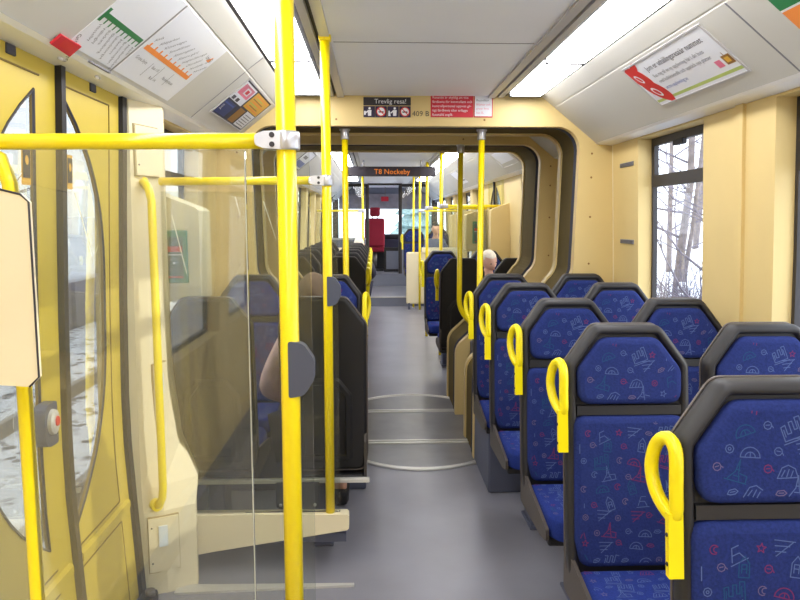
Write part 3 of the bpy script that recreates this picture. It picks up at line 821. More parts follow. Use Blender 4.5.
def column(ys, name, label):
    """column beside the doorway; ys maps the local depth (0 at door, + away) to y"""
    t = thing(name, label, 'column', (-1.2, ys(.12), 0))
    sec = []
    for z, xa, ya_, xb, yb_ in ((0, -1.225, .0, -1.04, .075), (.36, -1.235, .0, -1.045, .10), (.46, -1.24, .0, -1.05, .17), (.62, -1.24, .0, -1.13, .22), (.9, -1.24, 0, -1.165, .23), (1.3, -1.235, 0, -1.17, .23), (2.055, -1.225, 0, -1.165, .23)):
        w = XW(z)+.01
        sec.append([(-w, ys(.0), z), (xa, ys(ya_), z), ((xa*.6+xb*.4), ys(ya_*.6+yb_*.4-.012), z), (xb, ys(yb_), z), (xb-.01, ys(yb_+.06), z), (-w, ys(.30), z)])
    b = MB(); b.loft(sec, 'cream_pale'); b.build('column_body', t)
    return t
c2 = column(lambda d: 2.845+d, 'door_column', 'cream column right of the yellow doors carrying a long yellow handrail')
def on_face(u, z, lift=.0):
    # point on the upper slanted face of the far column (u 0..1)
    if z < .42: xa, ya_, xb, yb_ = -1.235, 2.845, -1.044, 2.935
    else: xa, ya_, xb, yb_ = -1.238, 2.845, -1.168, 3.072
    n = Vector((yb_-ya_, -(xb-xa))).normalized()
    return (xa+(xb-xa)*u+n.x*lift, ya_+(yb_-ya_)*u+n.y*lift-.006, z)
def face_panel(nm, u0, u1, z0, z1, k='cream_pale', edge='joint', parent=c2, lift=.006):
    b = MB()
    b.loft([[on_face(u, z, l) for u, z in ((u0-.012, z0-.006), (u1+.012, z0-.006), (u1+.012, z1+.006), (u0-.012, z1+.006))] for l in (-.004, lift-.002)], edge)
    b.loft([[on_face(u, z, l) for u, z in ((u0, z0), (u1, z0), (u1, z1), (u0, z1))] for l in (0, lift+.004)], k)
    for u, z in ((u0+.06, z0+.04), (u0+.06, z1-.04)):
        b.sphere(on_face(u, z, lift+.004), .004, 'ink', 8, 5)
    return b.build(nm, parent)
face_panel('service_panel', .14, .80, 1.76, 1.955, lift=.016); face_panel('service_panel', .42, .80, .66, .97, lift=.012)
face_panel('service_panel', .08, .66, .10, .335, lift=.008)
b = MB(); b.loft([[on_face(u, z, l) for u, z in ((.27, .21), (.44, .21), (.44, .30), (.27, .30))] for l in (.0, .018)], 'lamp_low'); b.build('step_lamp', c2)
b = MB(); b.loft([[on_face(u, z, l+.008) for u, z in ((.52, .84), (.66, .84), (.66, .93), (.52, .93))] for l in (.0, .013)], 'lamp_low'); b.build('step_lamp', c2)
def handrail(pts, label, mounts):
    t = thing('handrail', label, 'handrail', pts[0])
    b = MB(); b.tube(pts, .0165, 'yellow', 14); b.build('rail', t)
    for p, q in mounts:
        b = MB(); b.tube([p, q], .026, 'yellow', 16); b.build('mount', t)
hx, hy = -1.151, 2.845
handrail([(-1.222, 2.945, 1.728), (-1.206, 2.915, 1.731), (-1.185, 2.88, 1.726), (-1.165, 2.855, 1.705), (hx, hy, 1.655), (hx, hy, .47), (-1.155, 2.846, .43), (-1.166, 2.850, .402), (-1.180, 2.858, .390), (-1.195, 2.872, .388)],
         'long vertical yellow handrail on the cream column right of the doors', [((-1.23, 2.957, 1.728), (-1.207, 2.917, 1.731)), ((-1.205, 2.885, .388), (-1.178, 2.857, .390))])
# near column (mostly outside the frame) and its handrail
c1 = column(lambda d: 1.655-d, 'door_column', 'cream column at the near side of the yellow doors behind the cream board')
handrail([(-1.205, 1.555, 1.728), (-1.17, 1.58, 1.735), (-1.13, 1.592, 1.735), (-1.09, 1.60, 1.715), (-1.075, 1.605, 1.66), (-1.072, 1.605, 1.58), (-1.070, 1.605, .50), (-1.09, 1.60, .43), (-1.13, 1.59, .41), (-1.20, 1.56, .41)],
         'yellow handrail on the near side of the doors, passing behind the cream board', [((-1.215, 1.545, 1.728), (-1.19, 1.565, 1.732))])

def control_box(ya, yb, x_in, z0, z1, label, green=None, side=-1, outline_edge=False):
    t = thing('control_box', label, 'box', (side*1.2, (ya+yb)/2, z0))
    b = MB(); w = 1.25; n = 4
    P = [(-1.275, z0+.02), (-x_in-.02, z0), (-x_in, z0+.02), (-x_in, z1-.015), (-x_in-.015, z1), (-1.264, z1+.075)]
    sec = [[(-side*x, y, z) for x, z in P] for y in (ya, yb)]
    b.loft(sec, 'cream_pale' if side < 0 else 'cream')
    if outline_edge:
        b.tube([(-side*x, ya, z) for x, z in P[1:]], .0022, 'ink', 6)
    b.build('housing', t)
    if green:
        x0, x1, g0, g1, yy = green; s = -1 if yy == ya else 1
        g = MB(); a, c = sorted((x0, x1))
        g.box(a, c, min(yy, yy+s*.014), max(yy, yy+s*.014), g0, g1, 'greenbox', .004); gp = g.build('green_frame', t)
        i = MB(); y2 = yy+s*.015; mx = (a+c)/2; W = (c-a)
        i.box(a+.018, c-.018, min(y2, yy), max(y2, yy), g0+.018, g1-.028, 'greendark')
        i.box(a+.022, c-.022, min(y2+s*.002, yy), max(y2+s*.002, yy), g0+.14*(g1-g0)/.237, g0+.165*(g1-g0)/.237, 'red')
        i.box(a+.026, c-.026, min(y2+s*.002, yy), max(y2+s*.002, yy), g0+.125*(g1-g0)/.237, g0+.130*(g1-g0)/.237, 'paper')
        i.box(a+.034, c-.034, min(y2+s*.002, yy), max(y2+s*.002, yy), g0+.105*(g1-g0)/.237, g0+.110*(g1-g0)/.237, 'ink_grey')
        i.sphere((mx, y2, g0+.09), (.006, .003, .006), 'paper', 10, 6)
        i.box(a+.030, c-.030, min(y2+s*.002, yy), max(y2+s*.002, yy), g0+.06, g0+.064, 'ink_grey')
        i.box(a+.022, c-.022, min(y2+s*.002, yy), max(y2+s*.002, yy), g0+.024, g0+.030, 'red')
        i.build('inset_panel', gp)
    return t
control_box(3.2, 3.42, 1.055, 1.20, 1.635, 'cream wall box with green framed panel right of the column', (-1.228, -1.107, 1.297, 1.534, 3.2))
control_box(1.412, 1.424, .944, 1.245, 1.63, 'pale cream board with dark edge at the left photo edge', None, -1, True)
control_box(7.9, 8.06, 1.05, 1.10, 1.70, 'cream wall box beside the far passenger with sloped top', None, 1)
control_box(9.55, 9.8, .99, 1.15, 1.66, 'cream wall box with green panel beyond the far doorway', (1.075, 1.20, 1.26, 1.56, 9.55), 1)
control_box(11.0, 11.3, .95, 1.15, 1.66, 'farthest cream wall box on the right, pale and plain', None, 1)
# far door on the right
d3 = door_leaf('door_3', 1, 8.21, 8.76, 8.70, 8.24, 2.0, .3); d4 = door_leaf('door_4', 1, 8.79, 9.34, 8.85, 9.31, 2.0, .3)
mb = MB(); mb.loft([[(XW(z)-.03, 8.76, z), (XW(z)+.016, 8.76, z), (XW(z)+.016, 8.79, z), (XW(z)-.03, 8.79, z)] for z, _ in PROF[:-1]], 'black'); struct('trim_15', mb)

# ------------------------------------------------------------------ posters and signs
def poster(name, label, s, y0, y1, t0, t1, base='paper', frame=None, lift=.0015):
    """flat card on the cove; returns helper that maps (u along reading direction, v up) to a point"""
    t = thing(name, label, 'sign' if name.endswith('sign') else 'poster', tuple(cove_pt(s, (y0+y1)/2, (t0+t1)/2)))
    lo, hi = (y0, y1)
    b = MB()
    def pt(u, v, l): return cove_pt(s, (lo+(hi-lo)*u) if s < 0 else (hi-(hi-lo)*u), t0+(t1-t0)*v, l)
    b.loft([[pt(0, 0, l), pt(1, 0, l), pt(1, 1, l), pt(0, 1, l)] for l in (.0, lift)], base)
    if frame:
        for (u0, v0, u1, v1) in ((-.01, -.02, 1.01, .01), (-.01, .985, 1.01, 1.02), (-.008, 0, .006, 1), (.994, 0, 1.008, 1)):
            b.loft([[pt(u0, v0, l), pt(u1, v0, l), pt(u1, v1, l), pt(u0, v1, l)] for l in (0, lift+.003)], frame)
    b.build('card', t)
    W = hi-lo; Hh = (t1-t0)*.3264
    def rect(mb, u0, v0, u1, v1, k, l=.0022):
        mb.add([pt(u0, v0, l), pt(u1, v0, l), pt(u1, v1, l), pt(u0, v1, l)], [(0, 1, 2, 3)], k)
    def txt(mb, u, v, size, st, k, rot=0, align='LEFT', l=.0026):
        y = (lo+W*u) if s < 0 else (hi-W*u)
        mb.text(st, size, k, cove_mtx(s, y, t0+(t1-t0)*v, l, rot), align)
    return t, rect, txt, pt
# line maps (left)
t, rect, txt, pt = poster('line_map_poster', 'white line map poster with a green line above the doors', -1, 2.075, 2.41, .0, 1.0)
p = MB(); rect(p, .04, .385, .97, .44, 'green_print'); rect(p, .015, .33, .07, .49, 'green_print')
for i in range(9): rect(p, .14+i*.1, .33, .165+i*.1, .39, 'green_print')
for i, nm in enumerate(['Hässelby', 'Vällingby', 'Råcksta', 'Blackeberg', 'Islandstorget', 'Åkeshov', 'Brommaplan', 'Abrahamsberg', 'Alvik']):
    txt(p, .11+i*.1, .31, .020, nm, 'ink_grey', -1.15)
txt(p, .0, .12, .024, 'Gröna linjen', 'ink', -.9)
p.build('print', t)
t, rect, txt, pt = poster('line_map_poster', 'white line map poster with an orange line, right of the green one', -1, 2.43, 3.04, .0, 1.0)
p = MB(); rect(p, .03, .37, .91, .43, 'orange')
for i in range(10): rect(p, .05+i*.092, .43, .072+i*.092, .475, 'orange')
for i, nm in enumerate(['Alvik', 'Alléparken', 'Klövervägen', 'Smedslätten', 'Ålstensgatan', 'Ålstens gård', 'Höglandstorget', 'Olovslund', 'Nockeby torg', 'Nockeby']):
    txt(p, .06+i*.092, .49, .022, nm, 'ink_grey', .75)
txt(p, .05, .24, .022, 'Gröna linjen', 'ink_grey'); txt(p, .33, .24, .020, 'Buss 110', 'ink_grey'); txt(p, .42, .12, .020, 'Buss 114', 'ink_grey'); txt(p, .58, .2, .022, 'Nockebybanan', 'ink_grey')
rect(p, .47, .14, .475, .34, 'ink_grey'); rect(p, .30, .10, .305, .30, 'ink_grey'); rect(p, .67, .14, .675, .34, 'ink_grey')
p.add([pt(.86, .72, .0022), pt(.93, .72, .0022), pt(.93, .82, .0022)], [(0, 1, 2)], 'orange'); txt(p, .95, .74, .026, 'Linje 12', 'ink', 0, 'RIGHT')
p.build('print', t)
# red sticker at the cove lip
t = thing('warning_sign', 'small red sign on the cove edge above the yellow doors', 'sign', tuple(cove_pt(-1, 2.06, 0)))
b = MB(); e = [cove_pt(-1, 2.0, -.07, .004), cove_pt(-1, 2.13, -.09, .004), cove_pt(-1, 2.13, .05, .004), cove_pt(-1, 2.0, .05, .004)]
b.loft([e, [Vector(q)+Vector((.004, 0, -.005)) for q in e]], 'crimson'); b.build('card', t)
b = MB(); e2 = [cove_pt(-1, 2.03, -.045, .0115), cove_pt(-1, 2.10, -.045, .0115), cove_pt(-1, 2.10, .03, .0115), cove_pt(-1, 2.03, .03, .0115)]; b.add(e2, [(0, 1, 2, 3)], 'red'); b.build('print', t)
for i, y in enumerate((2.156, 2.426)):
    t = thing('cove_knob', ('nearer' if i == 0 else 'farther')+' small white knob under the cove edge above the door leaves', 'knob', (-1.185, y, 2.05), 'knobs above the doors')
    b = MB(); b.sphere((-1.185, y, 2.05), (.007, .014, .006), 'white', 12, 8); b.build('knob', t)
    b = MB(); b.box(-1.188, -1.182, y+.010, y+.03, 2.047, 2.053, 'rail_grey', .001); b.build('lever', t)
# collage poster near the portal (left)
t, rect, txt, pt = poster('notice_poster', 'framed colourful notice with blue, pink and orange blocks at the portal', -1, 3.60, 4.36, .21, .975, 'bellows', 'rail_grey')
p = MB()
rect(p, .02, .04, .30, .46, 'navy'); rect(p, .02, .50, .30, .96, 'paper'); rect(p, .04, .55, .28, .92, 'pink'); rect(p, .05, .12, .20, .2, 'paper')
p = MB()
rect(p, .02, .05, .32, .42, 'navy'); txt(p, .05, .15, .05, 'SL', 'paper'); rect(p, .04, .33, .30, .37, 'ink_blue')
rect(p, .02, .46, .40, .60, 'paper'); rect(p, .05, .48, .13, .57, 'ink'); rect(p, .17, .48, .25, .57, 'ink')
rect(p, .02, .60, .40, .95, 'paper'); rect(p, .05, .64, .37, .91, 'pink'); rect(p, .16, .70, .30, .86, 'paper', .0028); rect(p, .19, .73, .27, .83, 'crimson', .0034)
rect(p, .44, .05, .62, .45, 'brown'); rect(p, .66, .05, .97, .48, 'paper')
for i in range(5): rect(p, .69, .10+i*.07, .93, .12+i*.07, 'ink_grey', .0028)
rect(p, .44, .50, .97, .95, 'mustard')
for i in range(7): rect(p, .48+.06*(i % 2), .55+i*.055, .92-.08*(i % 3), .575+i*.055, ['orange', 'brown', 'lime'][i % 3], .0028)
p.build('print', t)
# advertisement (right)
t, rect, txt, pt = poster('advertisement_poster', 'white advertisement with two red ovals above the right windows', 1, 2.54, 3.31, .19, .945, 'paper', 'rail_grey')
p = MB()
rect(p, .0, .07, 1.0, .13, 'lime'); rect(p, 0, .0, 1, .07, 'paper')
def blob(u, v, ru, rv, rot, k, l):
    q = []
    for i in range(24):
        a = 2*PI*i/24; x = ru*math.cos(a); y = rv*math.sin(a)
        x2, y2 = x*math.cos(rot)-y*math.sin(rot), x*math.sin(rot)+y*math.cos(rot)
        q.append(pt(u+x2*.325/1.0, v+y2, l))
    p.add(q, [list(range(24))], k)
blob(.085, .68, .36, .24, 2.2, 'red', .0022); blob(.125, .34, .40, .22, 2.3, 'red', .0024); blob(.12, .90, .22, .09, .5, 'red', .0026); blob(.16, .12, .2, .1, 2.4, 'red', .0027)
blob(.07, .68, .13, .07, 2.2, 'paper', .003); blob(.07, .68, .09, .04, 2.2, 'red', .0034); blob(.11, .30, .15, .08, 2.3, 'paper', .003); blob(.11, .30, .10, .05, 2.3, 'red', .0034)
txt(p, .24, .74, .040, 'Jom er uthållingsresa', 'ink'); txt(p, .68, .74, .040, 'är nummet', 'ink')
txt(p, .24, .57, .027, 'Res mig till en ny upplevning här i din buss', 'ink_grey'); txt(p, .24, .43, .027, 'med kollektivtrafik och upptäck nya platser', 'ink_grey')
txt(p, .24, .27, .027, 'se.tm.upplevning.se', 'ink_blue')
rect(p, .83, .22, .885, .36, 'pink')
rect(p, .91, .22, .985, .40, 'brown'); rect(p, .925, .26, .965, .36, 'mustard', .0028); rect(p, .94, .40, .946, .46, 'brown')
p.build('print', t)
t, rect, txt, pt = poster('advertisement_poster', 'green and orange advertisement at the upper right photo corner', 1, 1.5, 2.16, .40, .85, 'paper')
p = MB(); rect(p, 0, .55, 1, 1, 'green_print'); rect(p, 0, .0, 1, .5, 'orange'); p.build('print', t)
# far coves
t, rect, txt, pt = poster('notice_poster', 'white and blue notice on the far car left cove', -1, 7.0, 7.7, .2, .95, 'paper', 'bellows')
p = MB(); rect(p, .08, .1, .92, .4, 'ink_blue'); rect(p, .2, .55, .6, .7, 'ink_grey'); p.build('print', t)
t, rect, txt, pt = poster('notice_poster', 'white notice on the far car right cove above the doorway', 1, 10.0, 10.7, .2, .95, 'white', 'rail_grey')
p = MB(); rect(p, .1, .2, .9, .3, 'ink_grey'); p.build('print', t)
t, rect, txt, pt = poster('notice_poster', 'framed pale notice on the right cove just beyond the portals', 1, 6.5, 7.3, .2, .95, 'cove', 'rail_grey')
p = MB(); rect(p, .1, .2, .9, .8, 'paper'); p.build('print', t)
# signs on the near portal
FX = Matrix.Rotation(PI/2, 4, 'X')
def front(x, y, z): return Matrix.Translation((x, y, z)) @ FX
yf = YP
t = thing('information_sign', 'dark purple sign with white pictograms on the portal beam', 'sign', (-.18, yf, 2.28))
b = MB(); b.box(-.330, -.034, yf-.004, yf, 2.290, 2.340, 'ink', .001)
for i in range(4): b.box(-.330+i*.0745, -.330+i*.0745+.0715, yf-.004, yf, 2.218, 2.286, 'purple', .001)
b.build('board', t)
b = MB(); b.text('Trevlig resa!', .040, 'white', front(-.262, yf-.005, 2.302))
def man(cx, cz, arm):
    b.tube([(cx, yf-.005, cz+.020), (cx, yf-.0058, cz+.020)], .0075, 'white', 10)
    b.add([(cx-.010, yf-.0052, cz-.026), (cx+.010, yf-.0052, cz-.026), (cx+.012, yf-.0052, cz+.010), (cx-.012, yf-.0052, cz+.010)], [(0, 1, 2, 3)], 'white')
    b.add([(cx+arm*.010, yf-.0052, cz+.008), (cx+arm*.026, yf-.0052, cz-.004), (cx+arm*.024, yf-.0052, cz-.012), (cx+arm*.010, yf-.0052, cz-.002)], [(0, 1, 2, 3)], 'white')
man(-.292, 2.252, -1); b.add([(-.326, yf-.0052, 2.232), (-.315, yf-.0052, 2.232), (-.315, yf-.0052, 2.256), (-.326, yf-.0052, 2.256)], [(0, 1, 2, 3)], 'white')
man(-.135, 2.252, -1); b.add([(-.176, yf-.0052, 2.225), (-.160, yf-.0052, 2.225), (-.166, yf-.0052, 2.258), (-.174, yf-.0052, 2.258)], [(0, 1, 2, 3)], 'white')
for cx in (-.220, -.071):
    R0, R1 = .030, .024
    for q in range(24):
        a0, a1 = 2*PI*q/24, 2*PI*(q+1)/24
        b.add([(cx+r*math.cos(a), yf-.0056, 2.252+r*math.sin(a)) for r, a in ((R0, a0), (R0, a1), (R1, a1), (R1, a0))], [(0, 1, 2, 3)], 'red')
    b.add([(cx+.026*math.cos(2*PI*q/20), yf-.005, 2.252+.026*math.sin(2*PI*q/20)) for q in range(20)], [list(range(20))], 'white')
    b.add([(cx-.016, yf-.0052, 2.246), (cx+.016, yf-.0052, 2.246), (cx+.016, yf-.0052, 2.254), (cx-.016, yf-.0052, 2.254)], [(0, 1, 2, 3)], 'ink')
    b.add([(cx-.020, yf-.0058, 2.268), (cx-.016, yf-.0058, 2.272), (cx+.020, yf-.0058, 2.236), (cx+.016, yf-.0058, 2.232)], [(0, 1, 2, 3)], 'red')
b.build('print', t)
b = MB(); b.text('409 B', .046, 'ink', front(-.026, yf-.002, 2.226)); o = b.build('vehicle_number'); tag(o, 'dark number 409 B lettered on the cream portal beam', 'lettering')
t = thing('information_sign', 'red sign with white text on the portal beam', 'sign', (.22, yf, 2.28))
b = MB(); b.box(.090, .358, yf-.004, yf, 2.220, 2.358, 'crimson', .002); b.build('board', t)
b = MB()
for i, st in enumerate(['Resande är skyldig att visa', 'färdbevis för kontrollant och', 'kontrollpersonal uppvisa gil-', 'tigt färdbevis eller erlägga', 'fastställd avgift.']):
    b.text(st, .0215, 'white', front(.100, yf-.005, 2.334-i*.0262))
b.build('print', t)
t = thing('information_sign', 'white notice with red border right of the red sign', 'sign', (.42, yf, 2.28))
b = MB(); b.box(.361, .481, yf-.004, yf, 2.220, 2.358, 'crimson', .002); b.box(.367, .475, yf-.005, yf-.003, 2.227, 2.351, 'paper'); b.build('board', t)
b = MB()
for i, st in enumerate(['Resevillkor', 'Biljetter och', 'priser finns', 'hos SL']): b.text(st, .018, 'pink' if i else 'ink_grey', front(.376, yf-.006, 2.318-i*.025))
b.build('print', t)
# destination display
t = thing('destination_display', 'long black destination display with orange letters hanging from the far ceiling', 'display', (-.03, 9.2, 2.2))
b = MB(); b.box(-.60, .535, 9.2, 9.30, 2.145, 2.268, 'displayblack', .008); b.build('housing', t)
b = MB(); b.text('T8 Nockeby', .092, 'led', front(-.262, 9.196, 2.172)); b.build('led_text', t)
b = MB()
for x in (-.4, .35): b.tube([(x, 9.25, 2.262), (x, 9.25, 2.349)], .012, 'rail_grey', 10)
b.build('hanger', t)

# ------------------------------------------------------------------ driver cab
Y = 15.0
mb = MB()
for x in (-.40, .30): mb.box(x-.045, x+.0, Y, Y+.06, .43, 2.34, 'frame', .006); mb.box(x, x+.03, Y-.004, Y+.05, .43, 2.34, 'shell_side', .004)
mb.box(-1.2, -.40, Y, Y+.05, 2.28, 2.34, 'frame'); mb.box(.30, 1.2, Y, Y+.05, 2.28, 2.34, 'frame'); mb.box(-.4, .33, Y, Y+.05, 2.31, 2.36, 'frame')
for s in (-1, 1):
    mb.loft([[(s*.92, y, 2.31), (s*.98, y, 2.31), (s*1.22, y, 2.02), (s*1.16, y, 2.02)] for y in (Y, Y+.05)], 'frame')
    mb.box(*sorted((s*1.16, s*1.22)), Y, Y+.05, .43, 2.04, 'frame')
    mb.box(*sorted((s*.44 if s < 0 else .33, s*1.18)), Y, Y+.05, .43, 1.16, 'riser')
    mb.box(*sorted((s*.44 if s < 0 else .33, s*1.18)), Y-.002, Y+.052, 1.16, 1.20, 'rail_grey')
struct('wall_cab', mb)
mb = MB()
for a, b_ in ((-1.16, -.45), (.33, 1.16)): mb.box(a, b_, Y+.02, Y+.026, 1.2, 2.28, 'glass')
struct('window_cab', mb)
mb = MB(); mb.box(-1.24, 1.24, 16.95, 17.05, .43, 1.12, 'riser'); mb.box(-1.24, 1.24, 16.95, 17.05, 2.12, 2.4, 'riser')
for s in (-1, 1): mb.box(*sorted((s*1.12, s*1.26)), 16.95, 17.05, 1.1, 2.2, 'frame')
struct('wall_front', mb)
for s, nm in ((-1, 'wall_cab_left'), (1, 'wall_cab_right')):
    mb = MB(); mb.box(*sorted((s*1.2, s*1.3)), 15.05, 16.95, -.05, 1.1, 'riser'); mb.box(*sorted((s*1.2, s*1.3)), 15.05, 16.95, 2.0, 2.4, 'riser'); struct(nm, mb)
mb = MB(); mb.box(-1.12, 1.12, 17.0, 17.008, 1.12, 2.12, 'glass'); struct('window_front', mb)
b = MB(); b.box(-1.1, 1.1, 16.86, 16.875, 1.84, 2.2, 'fence', .004); o = b.build('sun_blind'); tag(o, 'grey roller blind pulled halfway down the front windscreen', 'blind')
b = MB(); b.box(-1.1, 1.1, 16.35, 16.95, .9, 1.14, 'darkcloth', .05); b.box(-.2, .5, 16.4, 16.75, 1.13, 1.25, 'black', .04); b.box(-1.1, 1.1, 16.42, 16.95, .43, .92, 'shell_black')
o = b.build('dashboard'); tag(o, 'dark dashboard below the front windscreen in the driver cab', 'dashboard')
t = thing('driver_seat', 'dark red high backed driver seat with headrest in the cab', 'driver seat', (-.25, 15.8, .43))
b = MB(); b.box(-.48, -.03, 15.74, 15.84, .98, 1.62, 'red_fabric', .045); b.build('backrest', t)
b = MB(); b.box(-.36, -.13, 15.75, 15.83, 1.66, 1.86, 'red_fabric', .035); b.build('headrest', t)
b = MB(); b.box(-.49, -.02, 15.78, 16.25, .86, .99, 'red_fabric', .04); b.build('cushion', t)
b = MB(); b.tube([(-.25, 16.0, .436), (-.25, 16.0, .87)], .05, 'steel', 14); b.box(-.45, -.05, 15.8, 16.2, .436, .47, 'shell_black', .01); b.build('pedestal', t)
b = MB(); b.tube([(-.30, 15.79, 1.6), (-.30, 15.79, 1.68)], .01, 'steel', 8); b.tube([(-.19, 15.79, 1.6), (-.19, 15.79, 1.68)], .01, 'steel', 8); b.build('headrest_post', t)
t = thing('hanging_tag', 'small red tag hanging from the blind in the driver cab', 'tag', (.0, 16.7, 2.1))
b = MB(); b.box(-.10, .08, 16.70, 16.72, 2.02, 2.13, 'crimson', .02); b.build('plate', t)
b = MB(); b.tube([(0, 16.71, 2.12), (0, 16.71, 2.36)], .008, 'steel', 8); b.build('hanger', t)
b = MB(); b.box(-.05, .35, 15.5, 15.53, .44, .98, 'shell_black', .01); b.box(0, .3, 15.49, 15.50, .5, .9, 'riser'); o = b.build('cab_cabinet'); tag(o, 'low dark cabinet frame on the cab floor right of the driver seat', 'cabinet')

# ------------------------------------------------------------------ people
def skin_mesh(chains, k, sub=2):
    vs = []; es = []; rs = []; idx = {}
    def vid(p, r):
        key = tuple(round(a, 4) for a in p)
        if key not in idx: idx[key] = len(vs); vs.append(p); rs.append(r)
        return idx[key]
    for ch in chains:
        ids = [vid(p, r) for p, r in ch]
        es += list(zip(ids, ids[1:]))
    me = bpy.data.meshes.new('sk'); me.from_pydata(vs, es, [])
    o = bpy.data.objects.new('sk', me); COL.objects.link(o)
    o.modifiers.new('Skin', 'SKIN'); s = o.modifiers.new('Sub', 'SUBSURF'); s.levels = sub; s.render_levels = sub
    for i, v in enumerate(me.skin_vertices[0].data):
        rr = rs[i]; v.radius = rr if isinstance(rr, tuple) else (rr, rr); v.use_root = (i == 0)
    dg = bpy.context.evaluated_depsgraph_get(); dg.update()
    m2 = bpy.data.meshes.new_from_object(o.evaluated_get(dg))
    r = ([v.co.copy() for v in m2.vertices], [list(p.vertices) for p in m2.polygons])
    bpy.data.objects.remove(o); bpy.data.meshes.remove(me); bpy.data.meshes.remove(m2)
    return r
def person(loc, rz, label, hair, cloth, tilt_fwd=0, bald=False, turn=0):
    t = thing('person', label, 'person', (0, 0, 0))
    J = dict(pelvis=(0, 0, .56), belly=(0, -.01, .72), chest=(0, .0, .90), nb=(0, .015, 1.03), nk=(0, .03, 1.10))
    tor = [(J['pelvis'], (.15, .11)), (J['belly'], (.14, .105)), (J['chest'], (.155, .11)), (J['nb'], (.07, .06)), (J['nk'], .05), ((0, .04, 1.16), .05)]
    chains = [tor]; cl = [[(p, (r[0]+.012, r[1]+.012)) if isinstance(r, tuple) else (p, r) for p, r in tor[:4]]]; tr = []
    fing = []
    for s in (-1, 1):
        arm = [(J['chest'], (.155, .11)), ((s*.135, -.005, .975), .056), ((s*.225, .01, .76), .045), ((s*.14, .23, .665), .034), ((s*.11, .29, .655), .030)]
        chains.append(arm); cl.append([(J['chest'], (.167, .122)), ((s*.14, -.005, .975), .068), ((s*.228, .01, .76), .057), ((s*.145, .22, .667), .046)])
        leg = [(J['pelvis'], (.15, .11)), ((s*.10, .06, .535), .085), ((s*.105, .42, .52), .058), ((s*.105, .43, .30), .055), ((s*.105, .42, .09), .038), ((s*.105, .52, .045), .035)]
        chains.append(leg); tr.append([(J['pelvis'], (.16, .12)), ((s*.10, .06, .535), .096), ((s*.105, .425, .525), .068), ((s*.105, .44, .30), .064), ((s*.105, .425, .11), .055)])
        for q in range(4):
            x = s*(.128-q*.016)
            fing.append([((x, .30, .655), .011), ((x-s*.004, .335+.006*q*(1.5-q*.5), .650), .009), ((x-s*.006, .358+.005*q*(1.5-q*.5), .632), .008), ((x-s*.006, .362, .612), .007)])
        fing.append([((s*.095, .275, .660), .012), ((s*.075, .305, .652), .010), ((s*.07, .328, .640), .008)])
    b = MB()
    v, f = skin_mesh(chains, 'skin'); b.add(v, f, 'skin', True)
    for ch in fing:
        b.tube([p for p, r in ch], [r for p, r in ch], 'skin', 8)
    # head
    hm = Matrix.Translation((0, .045, 1.205)) @ Matrix.Rotation(-tilt_fwd, 4, 'X') @ Matrix.Rotation(turn, 4, 'Z')
    bm = bmesh.new(); bmesh.ops.create_uvsphere(bm, u_segments=28, v_segments=20, radius=1)
    for w in bm.verts:
        x, y, z = w.co
        yy = y*.098+.004; xx = x*.076; zz = z*.118
        if z < 0: xx *= 1-.28*(-z)**1.5; yy = yy*(1-.12*(-z))+.012*(-z)
        if y > .6:
            g = max(0, 1-abs(x)/.22)
            if -.35 < z < .12: yy += .020*g*(1-abs((z+.2)/.3)) if abs((z+.2)/.3) < 1 else 0     # nose
            if -.75 < z < -.5 and abs(x) < .4: yy += .004
            if 0 < z < .2 and .15 < abs(x) < .55: yy -= .006                                   # eye sockets
        w.co = (xx, yy, zz)
    b.frombm(bm, 'skin', True, hm)
    for s in (-1, 1):
        bm = bmesh.new(); bmesh.ops.create_uvsphere(bm, u_segments=12, v_segments=8, radius=1)
        b.frombm(bm, 'skin', True, hm @ Matrix.Translation((s*.077, -.004, -.006)) @ Matrix.Diagonal((.010, .020, .032, 1)))
        bm = bmesh.new(); bmesh.ops.create_uvsphere(bm, u_segments=10, v_segments=8, radius=1)
        b.frombm(bm, 'eye', True, hm @ Matrix.Translation((s*.030, .084, .012)) @ Matrix.Diagonal((.012, .008, .006, 1)))
    bm = bmesh.new(); bmesh.ops.create_uvsphere(bm, u_segments=12, v_segments=8, radius=1)
    b.frombm(bm, 'skin_dark', True, hm @ Matrix.Translation((0, .092, -.066)) @ Matrix.Diagonal((.022, .006, .006, 1)))
    b.build('body', t)
    h = MB(); bm = bmesh.new(); bmesh.ops.create_uvsphere(bm, u_segments=28, v_segments=20, radius=1)
    for w in bm.verts: w.co = (w.co.x*.081, w.co.y*.103+.002, w.co.z*.123)
    dele = [w for w in bm.verts if (w.co.y > .035 and w.co.z < .062) or w.co.z < -.045 or (abs(w.co.x) > .06 and w.co.y > -.02 and w.co.z < .03) or (bald and w.co.z > .055+(.03 if w.co.y < -.05 else 0))]
    bmesh.ops.delete(bm, geom=dele, context='VERTS')
    h.frombm(bm, hair, True, hm); h.build('hair', t)
    j = MB(); v, f = skin_mesh(cl, cloth); j.add(v, f, cloth, True); j.build('jacket', t)
    j = MB(); v, f = skin_mesh(tr, 'darkcloth'); j.add(v, f, 'darkcloth', True); j.build('trousers', t)
    j = MB()
    for s in (-1, 1): j.box(s*.105-.045, s*.105+.045, .36, .60, 0.0, .09, 'shell_black', .03)
    j.build('shoes', t)
    t.location = loc; t.rotation_euler = (0, 0, rz)
    return t
person((-.565, 3.37, .0), 0, 'person with short brown hair and pink top sitting on the left, back of head visible', 'hair_brown', 'pinkcloth', .05)
person((.945, 7.42, -.05), PI, 'white haired person sitting beyond the portal on the right, head bowed', 'hair_white', 'greycloth', .5, False, .5)
person((.90, 13.28, .20), PI, 'person with dark hair sitting far back behind the cream board', 'hair_dark', 'greycloth', .1)
person((-.50, 10.75, .0), 0, 'person with pale hair in the far left seat rows, only the head visible', 'hair_white', 'darkcloth', .05)

